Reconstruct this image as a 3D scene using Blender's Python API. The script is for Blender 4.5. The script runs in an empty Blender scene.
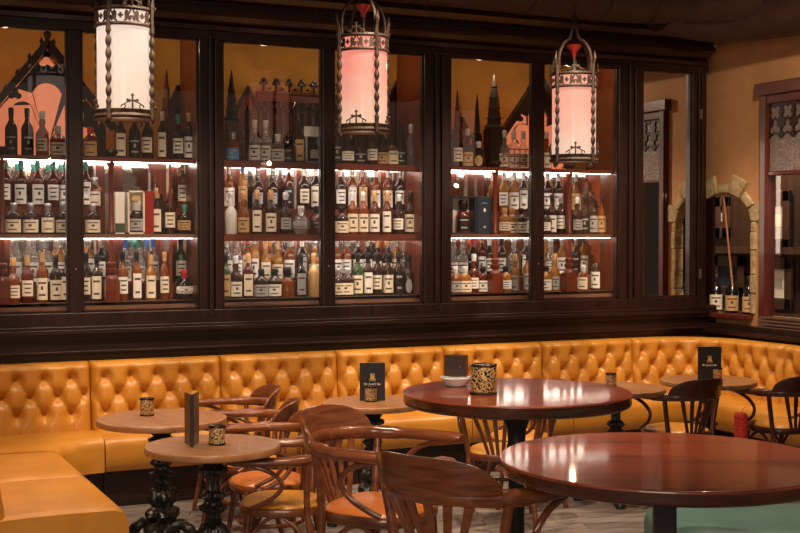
import bpy, bmesh, math, random
from mathutils import Vector, Matrix
random.seed(7)
C = bpy.context.scene.collection
SC = bpy.context.scene
pi = math.pi

# ------------------------------------------------------------------ camera
CAM_Z = 1.75
FOC = 1250.0                     # focal length in pixels of the 800x533 frame
YAW = math.radians(25.3)
PITCH = math.atan(31.5 / FOC)
cam_d = bpy.data.cameras.new('camera')
cam = bpy.data.objects.new('camera', cam_d)
C.objects.link(cam)
cam.location = (0, 0, CAM_Z)
cam.rotation_euler = (pi / 2 - PITCH, 0, -YAW)
cam_d.sensor_width = 36
cam_d.lens = FOC / 800 * 36
cam_d.clip_end = 60
SC.camera = cam

# ------------------------------------------------------------------ world, exposure
w = bpy.data.worlds.new('world'); SC.world = w; w.use_nodes = True
bg = w.node_tree.nodes['Background']
bg.inputs[0].default_value = (1.0, 0.74, 0.52, 1)
bg.inputs[1].default_value = 0.20
SC.view_settings.view_transform = 'Standard'
SC.view_settings.look = 'None'
SC.view_settings.gamma = 1
SC.view_settings.use_curve_mapping = False
SC.view_settings.exposure = 0.0

def area(name, loc, target, size, power, col, sy=None):
    l = bpy.data.lights.new(name, 'AREA'); l.energy = power; l.color = col
    l.shape = 'RECTANGLE'; l.size = size; l.size_y = sy or size
    o = bpy.data.objects.new(name, l); C.objects.link(o); o.location = loc
    o.rotation_euler = (Vector(target) - Vector(loc)).to_track_quat('-Z', 'Y').to_euler()
    return o
WARM = (1.0, 0.76, 0.52)
def spot(name, loc, target, power, col, cone=95, rad=.06):
    l = bpy.data.lights.new(name, 'SPOT'); l.energy = power; l.color = col
    l.spot_size = math.radians(cone); l.spot_blend = .6; l.shadow_soft_size = rad
    o = bpy.data.objects.new(name, l); C.objects.link(o); o.location = loc
    o.rotation_euler = (Vector(target) - Vector(loc)).to_track_quat('-Z', 'Y').to_euler()
    return o
# ceiling downlights of the bar, in rows over the tables
for (x, y, tx, ty, p) in ((1.0, 6.6, 1.1, 7.4, 250), (2.2, 6.7, 2.2, 7.9, 250), (3.5, 6.8, 3.5, 8.0, 250), (4.7, 6.8, 4.8, 8.0, 255), (5.9, 6.6, 6.0, 8.0, 285),
                          (1.4, 4.0, 1.8, 4.8, 300), (3.4, 3.6, 3.2, 4.2, 260)):
    spot('ceiling_downlight', (x, y, 3.8), (tx, ty, 0.4), p, WARM, 80)
spot('ceiling_downlight', (5.2, 5.4, 3.7), (6.95, 7.9, 1.9), 170, WARM, 60)
area('bar_soft_fill', (-1.0, -0.6, 2.4), (3.2, 7.5, 0.8), 2.0, 95, (1.0, 0.82, 0.66))  # large unseen area light added as soft fill from behind the camera

# ------------------------------------------------------------------ pixel helpers (positions read off the photograph onto world planes)
F = Vector((math.sin(YAW) * math.cos(PITCH), math.cos(YAW) * math.cos(PITCH), -math.sin(PITCH)))
R = Vector((math.cos(YAW), -math.sin(YAW), 0))
U = R.cross(F)
CP = Vector((0, 0, CAM_Z))
def ray(x, y): return F + R * ((x - 400) / FOC) + U * ((266.5 - y) / FOC)
def atY(x, y, Y): r = ray(x, y); return CP + r * (Y / r.y)
def atX(x, y, X): r = ray(x, y); return CP + r * (X / r.x)
def atZ(x, y, Z): r = ray(x, y); return CP + r * ((Z - CAM_Z) / r.z)
def PX(x, Y): return atY(x, 235, Y).x
def DL(d, lat): return Vector((R.x * lat + math.sin(YAW) * d, R.y * lat + math.cos(YAW) * d, 0))   # depth / lateral to world

# ------------------------------------------------------------------ materials
MATS = {}
def _new(name):
    m = bpy.data.materials.new(name); m.use_nodes = True
    return m, m.node_tree, m.node_tree.nodes['Principled BSDF']
def plain(name, col, rough=.5, metal=0, coat=0, spec=.5, trans=0, ior=1.45, emis=None, es=0):
    m, t, b = _new(name)
    b.inputs['Base Color'].default_value = (*col, 1)
    b.inputs['Roughness'].default_value = rough
    b.inputs['Metallic'].default_value = metal
    b.inputs['Coat Weight'].default_value = coat
    b.inputs['Coat Roughness'].default_value = .08
    b.inputs['Specular IOR Level'].default_value = spec
    b.inputs['Transmission Weight'].default_value = trans
    b.inputs['IOR'].default_value = ior
    if emis:
        b.inputs['Emission Color'].default_value = (*emis, 1)
        b.inputs['Emission Strength'].default_value = es
    MATS[name] = m
    return m
def textured(name, c1, c2, scale=(1, 1, 1), nscale=6, rough=.4, coat=0, bump=.1, detail=6, c3=None, dist=.6, spec=.5, bdist=.01):
    m, t, b = _new(name)
    N, L = t.nodes, t.links
    tc = N.new('ShaderNodeTexCoord'); mp = N.new('ShaderNodeMapping'); mp.inputs['Scale'].default_value = scale
    no = N.new('ShaderNodeTexNoise'); no.inputs['Scale'].default_value = nscale; no.inputs['Detail'].default_value = detail
    no.inputs['Distortion'].default_value = dist
    cr = N.new('ShaderNodeValToRGB')
    cr.color_ramp.elements[0].color = (*c1, 1); cr.color_ramp.elements[0].position = .32
    cr.color_ramp.elements[1].color = (*c2, 1); cr.color_ramp.elements[1].position = .68
    if c3:
        e = cr.color_ramp.elements.new(.5); e.color = (*c3, 1)
    L.new(tc.outputs['Object'], mp.inputs[0]); L.new(mp.outputs[0], no.inputs['Vector'])
    L.new(no.outputs[0], cr.inputs[0]); L.new(cr.outputs[0], b.inputs['Base Color'])
    if bump:
        bp = N.new('ShaderNodeBump'); bp.inputs['Strength'].default_value = bump; bp.inputs['Distance'].default_value = bdist
        L.new(no.outputs[0], bp.inputs['Height']); L.new(bp.outputs[0], b.inputs['Normal'])
    b.inputs['Roughness'].default_value = rough
    b.inputs['Coat Weight'].default_value = coat; b.inputs['Coat Roughness'].default_value = .06
    b.inputs['Specular IOR Level'].default_value = spec
    MATS[name] = m
    return m
DARKWOOD = textured('dark_mahogany', (.009, .0028, .0024), (.026, .0075, .006), (1, 1, .08), 30, .38, .1, .06)
DARKWOODH = textured('dark_mahogany_rail', (.010, .003, .0025), (.028, .008, .0062), (.08, 1, 1), 30, .36, .15, .06)
REDWOOD = textured('red_mahogany', (.095, .015, .006), (.19, .036, .013), (1, 1, .1), 24, .35, .2, .05)
REDWOODH = textured('red_mahogany_rail', (.10, .020, .012), (.20, .045, .024), (.08, 1, 1), 24, .38, .15, .05)
BROWNWOODH = textured('shelf_wood', (.12, .055, .035), (.24, .125, .08), (.08, 1, 1), 24, .5, .05, .05)
TRIMRED = textured('window_trim_wood', (.07, .012, .008), (.14, .026, .016), (1, 1, .1), 24, .3, .3, .05)
LEATHER = textured('mustard_leather', (.50, .20, .020), (.62, .265, .034), (1, 1, 1), 5, .40, .2, .25, 10, dist=.2, bdist=.004)
LEATHERTAN = textured('tan_leather', (.42, .115, .022), (.52, .160, .034), (1, 1, 1), 6, .34, .12, .2, 10, dist=.2, bdist=.004)
LEATHERTEAL = textured('teal_leather', (.065, .14, .125), (.09, .185, .165), (1, 1, 1), 6, .5, .0, .2, 10, dist=.2, bdist=.004)
SEAMDARK = plain('seam_piping', (.16, .05, .012), .55)
OAK = textured('oak_tabletop', (.30, .125, .050), (.46, .215, .095), (1, .09, 1), 22, .34, .25, .05)
MAHTOP = textured('polished_mahogany_top', (.11, .015, .004), (.29, .058, .015), (.10, 1, 1), 9, .36, .6, .012, 5, c3=(.24, .038, .010))
MAHEDGE = textured('dark_table_edge', (.05, .016, .008), (.10, .032, .016), (.1, 1, 1), 12, .25, .5, .02)
CHAIRWOOD = textured('bentwood', (.105, .028, .010), (.245, .075, .028), (1, .12, 1), 22, .28, .45, .03)
CRESTWOOD = textured('crest_rail_wood', (.105, .028, .010), (.23, .070, .026), (.3, .3, 2.6), 16, .28, .45, .03, dist=1.2)
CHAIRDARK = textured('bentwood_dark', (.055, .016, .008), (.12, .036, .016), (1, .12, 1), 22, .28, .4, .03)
IRON = textured('black_cast_iron', (.008, .007, .007), (.022, .019, .018), (1, 1, 1), 30, .32, .0, .3, spec=.7)
BRONZE = textured('lantern_bronze', (.022, .010, .006), (.060, .030, .018), (1, 1, 1), 40, .6, .0, .2)
PLASTER = textured('tan_plaster', (.46, .235, .100), (.56, .295, .135), (1, 1, 1), 4, .8, .0, .08)
OCHRE = textured('ochre_plaster', (.48, .22, .035), (.60, .29, .05), (1, 1, 1), 4, .8, .0, .05)
CEIL = textured('dark_ceiling', (.010, .006, .006), (.018, .010, .009), (1, 1, 1), 5, .8, 0, .1)
DUCT = textured('brown_duct', (.035, .016, .012), (.055, .026, .019), (1, 1, 1), 12, .55, 0, .1)
STONE = textured('arch_stone', (.30, .22, .11), (.60, .47, .27), (1, 1, 1), 14, .85, 0, .5)
GREYGLASS = textured('textured_leaded_glass', (.16, .12, .11), (.34, .28, .27), (1, 1, 1), 22, .35, 0, .9, 2, dist=2.5)
BLACK = plain('matt_black', (.012, .010, .012), .45)
CARD = plain('menu_card', (.018, .014, .018), .42)
GOLD = plain('gold_print', (.75, .50, .20), .4, .3)
CREAMP = plain('cream_paper', (.90, .79, .62), .6)
WHITEP = plain('white_paper', (.92, .89, .82), .6)
TANP = plain('tan_paper', (.60, .38, .17), .6)
INK = plain('label_ink', (.10, .06, .05), .6)
GREYP = plain('grey_label', (.42, .42, .42), .6)
BLUEP = plain('blue_label', (.08, .28, .62), .5)
NAVY = plain('navy_box', (.022, .034, .060), .45)
REDBOX = plain('red_box', (.34, .014, .012), .45)
CERAMIC = plain('white_ceramic', (.82, .80, .78), .2, coat=.5)
NAPKIN = plain('white_napkin', (.88, .86, .84), .8)
REDRUB = plain('red_ribbed_plastic', (.90, .06, .05), .4)
HINGE = plain('steel_hinge', (.35, .30, .28), .35, .8)
MIRROR = plain('mirror', (.72, .68, .66), .02, 1.0)
BACKMIR = plain('smoky_back_mirror', (.55, .48, .44), .09, 1.0)
CANDLE = plain('candle_glow_glass', (.9, .5, .2), .3, emis=(1.0, .62, .25), es=.35)
LED = plain('led_strip', (1, 1, 1), .5, emis=(1.0, .88, .76), es=18)
ROSE = plain('salmon_lantern_reflection', (.7, .22, .12), .3, emis=(1.0, .27, .12), es=.6)  # emission stands in for a lantern's reflection
REDGLASS = plain('red_glass_cup', (.25, .015, .010), .2, emis=(.9, .10, .05), es=.06)

# thin window glass: clear with fresnel reflections
def paneglass(name, tint=(.97, .97, .97), refl=1.0):
    m = bpy.data.materials.new(name); m.use_nodes = True; t = m.node_tree; t.nodes.clear()
    o = t.nodes.new('ShaderNodeOutputMaterial'); mx = t.nodes.new('ShaderNodeMixShader')
    tr = t.nodes.new('ShaderNodeBsdfTransparent'); tr.inputs[0].default_value = (*tint, 1)
    gl = t.nodes.new('ShaderNodeBsdfGlossy'); gl.inputs['Roughness'].default_value = .01
    gl.inputs['Color'].default_value = (refl, refl, refl, 1)
    fr = t.nodes.new('ShaderNodeFresnel'); fr.inputs[0].default_value = 1.5
    ge = t.nodes.new('ShaderNodeNewGeometry'); om = t.nodes.new('ShaderNodeMath'); om.operation = 'SUBTRACT'; om.inputs[0].default_value = 1.0
    mu = t.nodes.new('ShaderNodeMath'); mu.operation = 'MULTIPLY'; m2 = t.nodes.new('ShaderNodeMath'); m2.operation = 'MULTIPLY'; m2.inputs[1].default_value = 1.7
    t.links.new(ge.outputs['Backfacing'], om.inputs[1]); t.links.new(fr.outputs[0], mu.inputs[0]); t.links.new(om.outputs[0], mu.inputs[1])
    t.links.new(mu.outputs[0], m2.inputs[0]); t.links.new(m2.outputs[0], mx.inputs[0]); t.links.new(tr.outputs[0], mx.inputs[1])
    t.links.new(gl.outputs[0], mx.inputs[2]); t.links.new(mx.outputs[0], o.inputs[0])
    return m
PANE = paneglass('cabinet_glass')
TUMBLER = paneglass('tumbler_glass', (.90, .88, .86))

# opal lantern glass: emission that drifts from pink at the top to cream at the foot (the lamp's own light)
def opal(name, top, bot, s):
    m, t, b = _new(name)
    N, L = t.nodes, t.links
    tc = N.new('ShaderNodeTexCoord'); sp = N.new('ShaderNodeSeparateXYZ')
    no = N.new('ShaderNodeTexNoise'); no.inputs['Scale'].default_value = 7; no.inputs['Detail'].default_value = 3
    ad = N.new('ShaderNodeMath'); ad.operation = 'MULTIPLY_ADD'; ad.inputs[1].default_value = .30; 
    mr = N.new('ShaderNodeMapRange'); mr.inputs[1].default_value = .15; mr.inputs[2].default_value = .62
    cr = N.new('ShaderNodeValToRGB')
    cr.color_ramp.elements[0].color = (*bot, 1); cr.color_ramp.elements[0].position = .1
    cr.color_ramp.elements[1].color = (*top, 1); cr.color_ramp.elements[1].position = .95
    L.new(tc.outputs['Object'], sp.inputs[0]); L.new(tc.outputs['Object'], no.inputs['Vector'])
    L.new(no.outputs[0], ad.inputs[0]); L.new(sp.outputs[2], ad.inputs[2])
    L.new(ad.outputs[0], mr.inputs[0]); L.new(mr.outputs[0], cr.inputs[0])
    L.new(cr.outputs[0], b.inputs['Emission Color']); b.inputs['Emission Strength'].default_value = s
    b.inputs['Base Color'].default_value = (.12, .10, .09, 1); b.inputs['Roughness'].default_value = .15
    return m

# floor: worn grey-brown planks
def floor_mat():
    m, t, b = _new('worn_floor_planks'); N, L = t.nodes, t.links
    tc = N.new('ShaderNodeTexCoord'); mp = N.new('ShaderNodeMapping'); mp.inputs['Rotation'].default_value = (0, 0, .35)
    br = N.new('ShaderNodeTexBrick'); br.inputs['Scale'].default_value = 1.0
    br.inputs['Brick Width'].default_value = 1.2; br.inputs['Row Height'].default_value = .14; br.inputs['Mortar Size'].default_value = .004
    br.inputs['Color1'].default_value = (.155, .13, .125, 1); br.inputs['Color2'].default_value = (.25, .215, .205, 1)
    br.inputs['Mortar'].default_value = (.03, .018, .014, 1)
    mp2 = N.new('ShaderNodeMapping'); mp2.inputs['Scale'].default_value = (.15, 1, 1); mp2.inputs['Rotation'].default_value = (0, 0, .35)
    no = N.new('ShaderNodeTexNoise'); no.inputs['Scale'].default_value = 18; no.inputs['Detail'].default_value = 8
    mx = N.new('ShaderNodeMix'); mx.data_type = 'RGBA'; mx.blend_type = 'MULTIPLY'; mx.inputs[0].default_value = .8
    cr = N.new('ShaderNodeValToRGB'); cr.color_ramp.elements[0].color = (.45, .42, .4, 1); cr.color_ramp.elements[1].color = (1.4, 1.35, 1.3, 1)
    cr.color_ramp.elements[0].position = .3; cr.color_ramp.elements[1].position = .7
    L.new(tc.outputs['Object'], mp.inputs[0]); L.new(mp.outputs[0], br.inputs[0])
    L.new(tc.outputs['Object'], mp2.inputs[0]); L.new(mp2.outputs[0], no.inputs[0]); L.new(no.outputs[0], cr.inputs[0])
    L.new(br.outputs[0], mx.inputs[6]); L.new(cr.outputs[0], mx.inputs[7]); L.new(mx.outputs[2], b.inputs['Base Color'])
    b.inputs['Roughness'].default_value = .5
    return m
FLOOR = floor_mat()

# filigree metal for the candle holders
def filigree(name, sc):
    m, t, b = _new(name); N, L = t.nodes, t.links
    tc = N.new('ShaderNodeTexCoord')
    vo = N.new('ShaderNodeTexVoronoi'); vo.feature = 'DISTANCE_TO_EDGE'; vo.inputs['Scale'].default_value = sc
    no = N.new('ShaderNodeTexNoise'); no.inputs['Scale'].default_value = sc * .8
    va = N.new('ShaderNodeVectorMath'); va.operation = 'MULTIPLY_ADD'; va.inputs[1].default_value = (.03, .03, .03)
    cr = N.new('ShaderNodeValToRGB'); cr.color_ramp.interpolation = 'CONSTANT'
    cr.color_ramp.elements[0].color = (.85, .60, .28, 1); cr.color_ramp.elements[1].color = (.012, .008, .006, 1); cr.color_ramp.elements[1].position = .11
    L.new(tc.outputs['Object'], no.inputs[0]); L.new(no.outputs[1], va.inputs[0]); L.new(tc.outputs['Object'], va.inputs[2])
    L.new(va.outputs[0], vo.inputs['Vector']); L.new(vo.outputs[0], cr.inputs[0]); L.new(cr.outputs[0], b.inputs['Base Color'])
    b.inputs['Roughness'].default_value = .4; b.inputs['Metallic'].default_value = .3
    return m
FILI = filigree('pierced_brass_filigree', 62)
FILIS = filigree('pierced_brass_filigree_small', 85)

# bottle glass
def liquid(name, col, tr=.55, rough=.06):
    return plain(name, col, rough, trans=tr, ior=1.36, coat=.6)
LIQ = {'amber': liquid('amber_spirit', (.30, .075, .012), .4), 'gold': liquid('golden_spirit', (.48, .19, .03), .4),
       'red': liquid('russet_spirit', (.16, .022, .007), .4), 'dark': liquid('dark_brown_glass', (.045, .018, .012), .2),
       'black': plain('black_glass', (.010, .008, .009), .1, coat=.8), 'clear': liquid('clear_glass', (.93, .92, .90), .85),
       'green': liquid('green_glass', (.05, .13, .05), .4), 'white': plain('frosted_white_glass', (.78, .76, .74), .35),
       'goldm': plain('gold_coated_glass', (.72, .45, .20), .32, .4)}
CAPM = {'k': BLACK, 'w': plain('pale_cap', (.78, .76, .74), .4), 'g': plain('green_cap', (.06, .30, .24), .4), 'r': plain('red_cap', (.6, .04, .03), .4),
        'o': plain('tan_cap', (.62, .34, .14), .45), 'b': plain('blue_cap', (.06, .18, .55), .4), 's': plain('silver_cap', (.6, .6, .6), .3, .7)}
LABM = {'w': WHITEP, 'c': CREAMP, 't': TANP, 'k': BLACK, 'g': GREYP, 'b': BLUEP}
LABN = {'w': 'white', 'c': 'cream', 't': 'tan', 'k': 'black', 'g': 'grey', 'b': 'blue'}
BODN = {'amber': 'amber', 'gold': 'golden', 'red': 'russet', 'dark': 'dark', 'black': 'black', 'clear': 'clear', 'green': 'green', 'white': 'frosted white', 'goldm': 'gilt'}

# ------------------------------------------------------------------ mesh kit
class MB:
    """collects shapes into one mesh"""
    def __init__(s): s.v = []; s.f = []; s.mi = []; s.cur = 0
    def face(s, idx): s.f.append(idx); s.mi.append(s.cur)
    def box(s, a, b, M=None):
        x0, y0, z0 = a; x1, y1, z1 = b; n = len(s.v)
        for p in ((x0, y0, z0), (x1, y0, z0), (x1, y1, z0), (x0, y1, z0), (x0, y0, z1), (x1, y0, z1), (x1, y1, z1), (x0, y1, z1)):
            s.v.append(tuple(M @ Vector(p)) if M else p)
        for q in ((0, 3, 2, 1), (4, 5, 6, 7), (0, 1, 5, 4), (1, 2, 6, 5), (2, 3, 7, 6), (3, 0, 4, 7)):
            s.face(tuple(n + i for i in q))
        return s
    def lathe(s, prof, seg=24, o=(0, 0, 0), mod=None, M=None):
        n = len(s.v); k = len(prof)
        for i in range(seg):
            a = 2 * pi * i / seg
            for j, (r, z) in enumerate(prof):
                rr = r * (mod(a, z) if mod else 1)
                p = Vector((o[0] + rr * math.cos(a), o[1] + rr * math.sin(a), o[2] + z))
                s.v.append(tuple(M @ p) if M else tuple(p))
        for i in range(seg):
            i2 = (i + 1) % seg
            for j in range(k - 1):
                s.face((n + i * k + j, n + i2 * k + j, n + i2 * k + j + 1, n + i * k + j + 1))
        if prof[0][0] > 1e-5: s.face(tuple(n + i * k for i in reversed(range(seg))))
        if prof[-1][0] > 1e-5: s.face(tuple(n + i * k + k - 1 for i in range(seg)))
        return s
    def sweep(s, pts, sec, seg=8, up=(0, 0, 1), closed=False, twist=0):
        """sec: (w,h) half sizes, or a list of them; superelliptic cross-section"""
        pts = [Vector(p) for p in pts]; n = len(s.v); N = len(pts)
        if not isinstance(sec, list): sec = [sec] * N
        up = Vector(up)
        for i, p in enumerate(pts):
            a = pts[(i - 1) % N] if (closed or i > 0) else p; b = pts[(i + 1) % N] if (closed or i < N - 1) else p
            t = (b - a).normalized()
            sd = t.cross(up)
            if sd.length < 1e-3: sd = t.cross(Vector((1, 0, 0)))
            sd.normalize(); u2 = sd.cross(t)
            for j in range(seg):
                an = 2 * pi * (j + .5) / seg + twist * i
                ca, sa = math.cos(an), math.sin(an)
                if seg <= 8 and seg > 4:
                    ca = math.copysign(abs(ca) ** .7, ca); sa = math.copysign(abs(sa) ** .7, sa)
                s.v.append(tuple(p + sd * (sec[i][0] * ca) + u2 * (sec[i][1] * sa)))
        for i in range(N if closed else N - 1):
            i2 = (i + 1) % N
            for j in range(seg):
                j2 = (j + 1) % seg
                s.face((n + i * seg + j, n + i * seg + j2, n + i2 * seg + j2, n + i2 * seg + j))
        if not closed:
            s.face(tuple(n + j for j in reversed(range(seg)))); s.face(tuple(n + (N - 1) * seg + j for j in range(seg)))
        return s
    def grid(s, P):
        """P[i][j] open surface"""
        n = len(s.v); a = len(P); b = len(P[0])
        for r in P:
            for p in r: s.v.append(tuple(p))
        for i in range(a - 1):
            for j in range(b - 1):
                s.face((n + i * b + j, n + (i + 1) * b + j, n + (i + 1) * b + j + 1, n + i * b + j + 1))
        return s
    def slab(s, A, B):
        """two parallel grids joined round the rim"""
        n = len(s.v); a = len(A); b = len(A[0])
        s.grid(A); m = len(s.v); s.grid([list(r) for r in B])
        rim = [(i, 0) for i in range(a)] + [(a - 1, j) for j in range(1, b)] + [(i, b - 1) for i in range(a - 2, -1, -1)] + [(0, j) for j in range(b - 2, 0, -1)]
        for k in range(len(rim)):
            p, q = rim[k], rim[(k + 1) % len(rim)]
            s.face((n + p[0] * b + p[1], n + q[0] * b + q[1], m + q[0] * b + q[1], m + p[0] * b + p[1]))
        return s
    def build(s, name, mats, parent=None, smooth=False, bevel=0, loc=None):
        me = bpy.data.meshes.new(name); me.from_pydata(s.v, [], s.f)
        if not isinstance(mats, (list, tuple)): mats = [mats]
        for m in mats: me.materials.append(m)
        for p, k in zip(me.polygons, s.mi): p.material_index = k
        bm = bmesh.new(); bm.from_mesh(me); bmesh.ops.recalc_face_normals(bm, faces=bm.faces); bm.to_mesh(me); bm.free()
        if smooth:
            for p in me.polygons: p.use_smooth = True
        me.validate(); me.update()
        if smooth: 
            try: me.set_sharp_from_angle(angle=math.radians(50))
            except Exception: pass
        o = bpy.data.objects.new(name, me); C.objects.link(o)
        if parent: o.parent = parent
        if loc: o.location = loc
        if bevel:
            md = o.modifiers.new('bevel', 'BEVEL'); md.width = bevel; md.segments = 2; md.limit_method = 'ANGLE'
        return o
def outline(name, polys, depth, mats, parent=None, M=None):
    """flat outline(s) in XZ (first solid, the others holes or solids by even-odd), real thickness along Y"""
    cu = bpy.data.curves.new(name, 'CURVE'); cu.dimensions = '2D'; cu.fill_mode = 'BOTH'; cu.extrude = depth / 2
    for poly in polys:
        sp = cu.splines.new('POLY'); sp.points.add(len(poly) - 1); sp.use_cyclic_u = True
        for p, (x, z) in zip(sp.points, poly): p.co = (x, z, 0, 1)
    ob = bpy.data.objects.new(name, cu); C.objects.link(ob)
    bpy.context.view_layer.update()
    me = bpy.data.meshes.new_from_object(ob.evaluated_get(bpy.context.evaluated_depsgraph_get()))
    bpy.data.objects.remove(ob); bpy.data.curves.remove(cu)
    me.transform(Matrix.Rotation(pi / 2, 4, 'X'))
    if M: me.transform(M)
    me.name = name; me.materials.clear(); me.materials.append(mats)
    o = bpy.data.objects.new(name, me); C.objects.link(o)
    if parent: o.parent = parent
    return o
def circ(cx, cz, r, n=20, a0=0, a1=2 * pi):
    full = abs(a1 - a0 - 2 * pi) < 1e-6
    return [(cx + r * math.cos(a0 + (a1 - a0) * i / (n if full else n - 1)), cz + r * math.sin(a0 + (a1 - a0) * i / (n if full else n - 1))) for i in range(n)]
def foil(cx, cz, r, lobes=4, n=10, rot=0):
    out = []
    d = r * .58; rr = r * .46
    for k in range(lobes):
        c = rot + 2 * pi * k / lobes
        for i in range(n):
            a = c - 2.0 + 4.0 * i / (n - 1)
            out.append((cx + d * math.cos(c) + rr * math.cos(a), cz + d * math.sin(c) + rr * math.sin(a)))
    return out
def smoothpath(pts, n=6):
    P = [Vector(p) for p in pts]; out = []
    for i in range(len(P) - 1):
        p0 = P[max(i - 1, 0)]; p1 = P[i]; p2 = P[i + 1]; p3 = P[min(i + 2, len(P) - 1)]
        for k in range(n):
            t = k / n
            out.append(.5 * ((2 * p1) + (p2 - p0) * t + (2 * p0 - 5 * p1 + 4 * p2 - p3) * t * t + (3 * p1 - p0 - 3 * p2 + p3) * t ** 3))
    out.append(P[-1]); return out
def tag(o, label, cat, group=None, kind=None):
    if kind: o['kind'] = kind
    if label: o['label'] = label
    if cat: o['category'] = cat
    if group: o['group'] = group
    return o
def thing(name, loc, label, cat, group=None, rz=0):
    o = bpy.data.objects.new(name, None); C.objects.link(o); o.empty_display_size = .1
    o.location = loc; o.rotation_euler = (0, 0, rz)
    return tag(o, label, cat, group)
def struct(name, mb, mat, label, cat='wall', **k):
    o = mb.build(name, mat, **k); return tag(o, label, cat, kind='structure')
def copy_tree(o, parent=None):
    c = o.copy(); C.objects.link(c)
    if parent is not None: c.parent = parent
    for ch in list(o.children): copy_tree(ch, c)
    return c
ORD = ['zeroth', 'first', 'second', 'third', 'fourth', 'fifth', 'sixth', 'seventh', 'eighth', 'ninth', 'tenth', 'eleventh', 'twelfth']

# ------------------------------------------------------------------ room shell
YG = 8.60                        # plane of the cabinet glass
YW = 8.55                        # panelled wall below it
XR = 7.05                        # right wall
struct('floor', MB().box((-3, -2, -.05), (9.2, 11.0, 0)), FLOOR, 'worn grey-brown plank floor of the bar', 'floor')
struct('ceiling', MB().box((-3, -2, 4.0), (9.2, 11.0, 4.1)), CEIL, 'dark ceiling above the ducts', 'ceiling')
bw = MB().box((-.2, YW, 0), (XR, 9.6, 1.15))
struct('wall_back', bw, DARKWOODH, 'dark panelled wall under the bottle cabinet', 'wall')
struct('wall_cabinet_back', MB().box((-.2, 9.42, 1.15), (XR + .3, 9.6, 4.0)), OCHRE, 'ochre plaster wall behind the bottle cabinet', 'wall')
bk = MB()
bk.box((-.2, YW - .012, 3.46), (XR + .0, 9.42, 4.0))
struct('wall_bulkhead', bk, CEIL, 'dark bulkhead above the cabinet cornice', 'wall')
# left wall
struct('wall_left', MB().box((-.3, 5.6, 0), (.55, 9.6, 4.0)), DARKWOOD, 'dark wall behind the left banquette', 'wall')

# moulded ledge and rails on the back wall
tr = MB()
tr.box((-.2, YW - .055, 1.085), (XR - .02, YW, 1.115)); tr.box((-.2, YW - .035, 1.115), (XR - .02, YW, 1.135)); tr.box((-.2, YW - .03, 1.05), (XR - .02, YW, 1.085))
tr.box((-.2, YW - .02, .925), (XR - .02, YW, .955)); tr.box((-.2, YW - .04, .955), (XR - .02, YW, .97))
struct('trim_1', tr, DARKWOODH, 'dark moulded ledge running under the bottle cabinet', 'trim', bevel=.004)

# right wall with the arched opening and the leaded window opening (profile in YZ, extruded along X)
def right_wall():
    def zrow(px): return atX(px, 235, XR).y
    ya1 = 8.80; ya0 = zrow(753)               # arch opening
    yw1 = zrow(769); yw0 = zrow(806)          # window opening
    yc = (ya1 + ya0) / 2; ra = (ya1 - ya0) / 2
    zs = atX(744, 222, XR).z; zt = atX(722, 191, XR).z
    zsill = 1.09
    arch = [(ya0, zsill), (ya0, zs)] + [(yc - ra * math.cos(a), zs + (zt - zs) * math.sin(a)) for a in [pi * i / 16 for i in range(1, 16)]] + [(ya1, zs), (ya1, zsill)]
    zw0 = 1.09; zw1 = atX(775, 95, XR).z
    win = [(yw0, zw0), (yw1, zw0), (yw1, zw1), (yw0, zw1)]
    outer = [(3.0, 0), (9.42, 0), (9.42, 4.0), (3.0, 4.0)]
    M = Matrix.Translation((XR + .03, 0, 0)) @ Matrix.Rotation(pi / 2, 4, 'Z')
    o = outline('wall_right', [outer, arch, win], .06, PLASTER, M=M)
    tag(o, 'tan plaster right wall with stone arch opening', 'wall', kind='structure')
    return ya0, ya1, yc, ra, zs, zt, yw0, yw1, zw0, zw1
ya0, ya1, yc, ra, zs, zt, yw0, yw1, zw0, zw1 = right_wall()

# dark wood wainscot below the right wall openings
struct('trim_2', MB().box((XR - .10, 3.0, 0), (XR - .002, YW - .002, 1.00)).box((XR - .19, 3.0, .925), (XR - .10, YW - .05, .955)), DARKWOOD, 'dark wainscot behind the right banquette', 'trim')
struct('trim_3', MB().box((XR - .11, ya0 - .01, 1.05), (XR + .25, YW - .002, 1.09)), TRIMRED, 'wooden sill under the stone arch', 'sill', bevel=.006)
lv = MB().box((XR - .05, yw0 - .4, .955), (XR - .045, yw1 + .03, 1.0))
for k in range(4):
    lv.box((XR - .075, yw0 - .4, .99 + k * .028), (XR - .004, yw1 + .045, 1.008 + k * .028))
struct('trim_4', lv, plain('glossy_slat', (.16, .09, .07), .15, coat=.8), 'glossy horizontal slats under the leaded window', 'trim', bevel=.003)
# stones of the arch
st = MB()
ns = 7
for k in range(ns):
    a0 = pi * (k + .04) / ns; a1 = pi * (k + .96) / ns
    big = k % 2 == 0
    ro = .16 if big else .075
    if yc - (ra + .05) * math.cos((a0 + a1) / 2) > 8.74: continue
    pts = []
    for a, e in ((a0, 0), (a1, 0), (a1, ro), (a0, ro)):
        pts.append((yc - (ra + e - .012) * math.cos(a), zs + (zt - zs + e - .012) * math.sin(a)))
    n = len(st.v)
    for x in (XR - .018 - .008 * (k % 3), XR + .07):
        for (y, z) in pts: st.v.append((x, y, z))
    for q in ((0, 1, 2, 3), (7, 6, 5, 4), (0, 4, 5, 1), (1, 5, 6, 2), (2, 6, 7, 3), (3, 7, 4, 0)): st.face(tuple(n + i for i in q))
zz = 1.095; k = 0
while zz < zs - .05:
    h = random.uniform(.14, .24)
    h = min(h, zs - zz)
    st.box((XR - .018 - .006 * (k % 2), ya0 - .035 - .012 * (k % 2), zz + .002), (XR + .07, ya0 + .012, zz + h - .002))
    zz += h; k += 1
struct('trim_5', st, STONE, 'pale stone blocks framing the arch in the tan wall', 'stone arch', bevel=.008)
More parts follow.
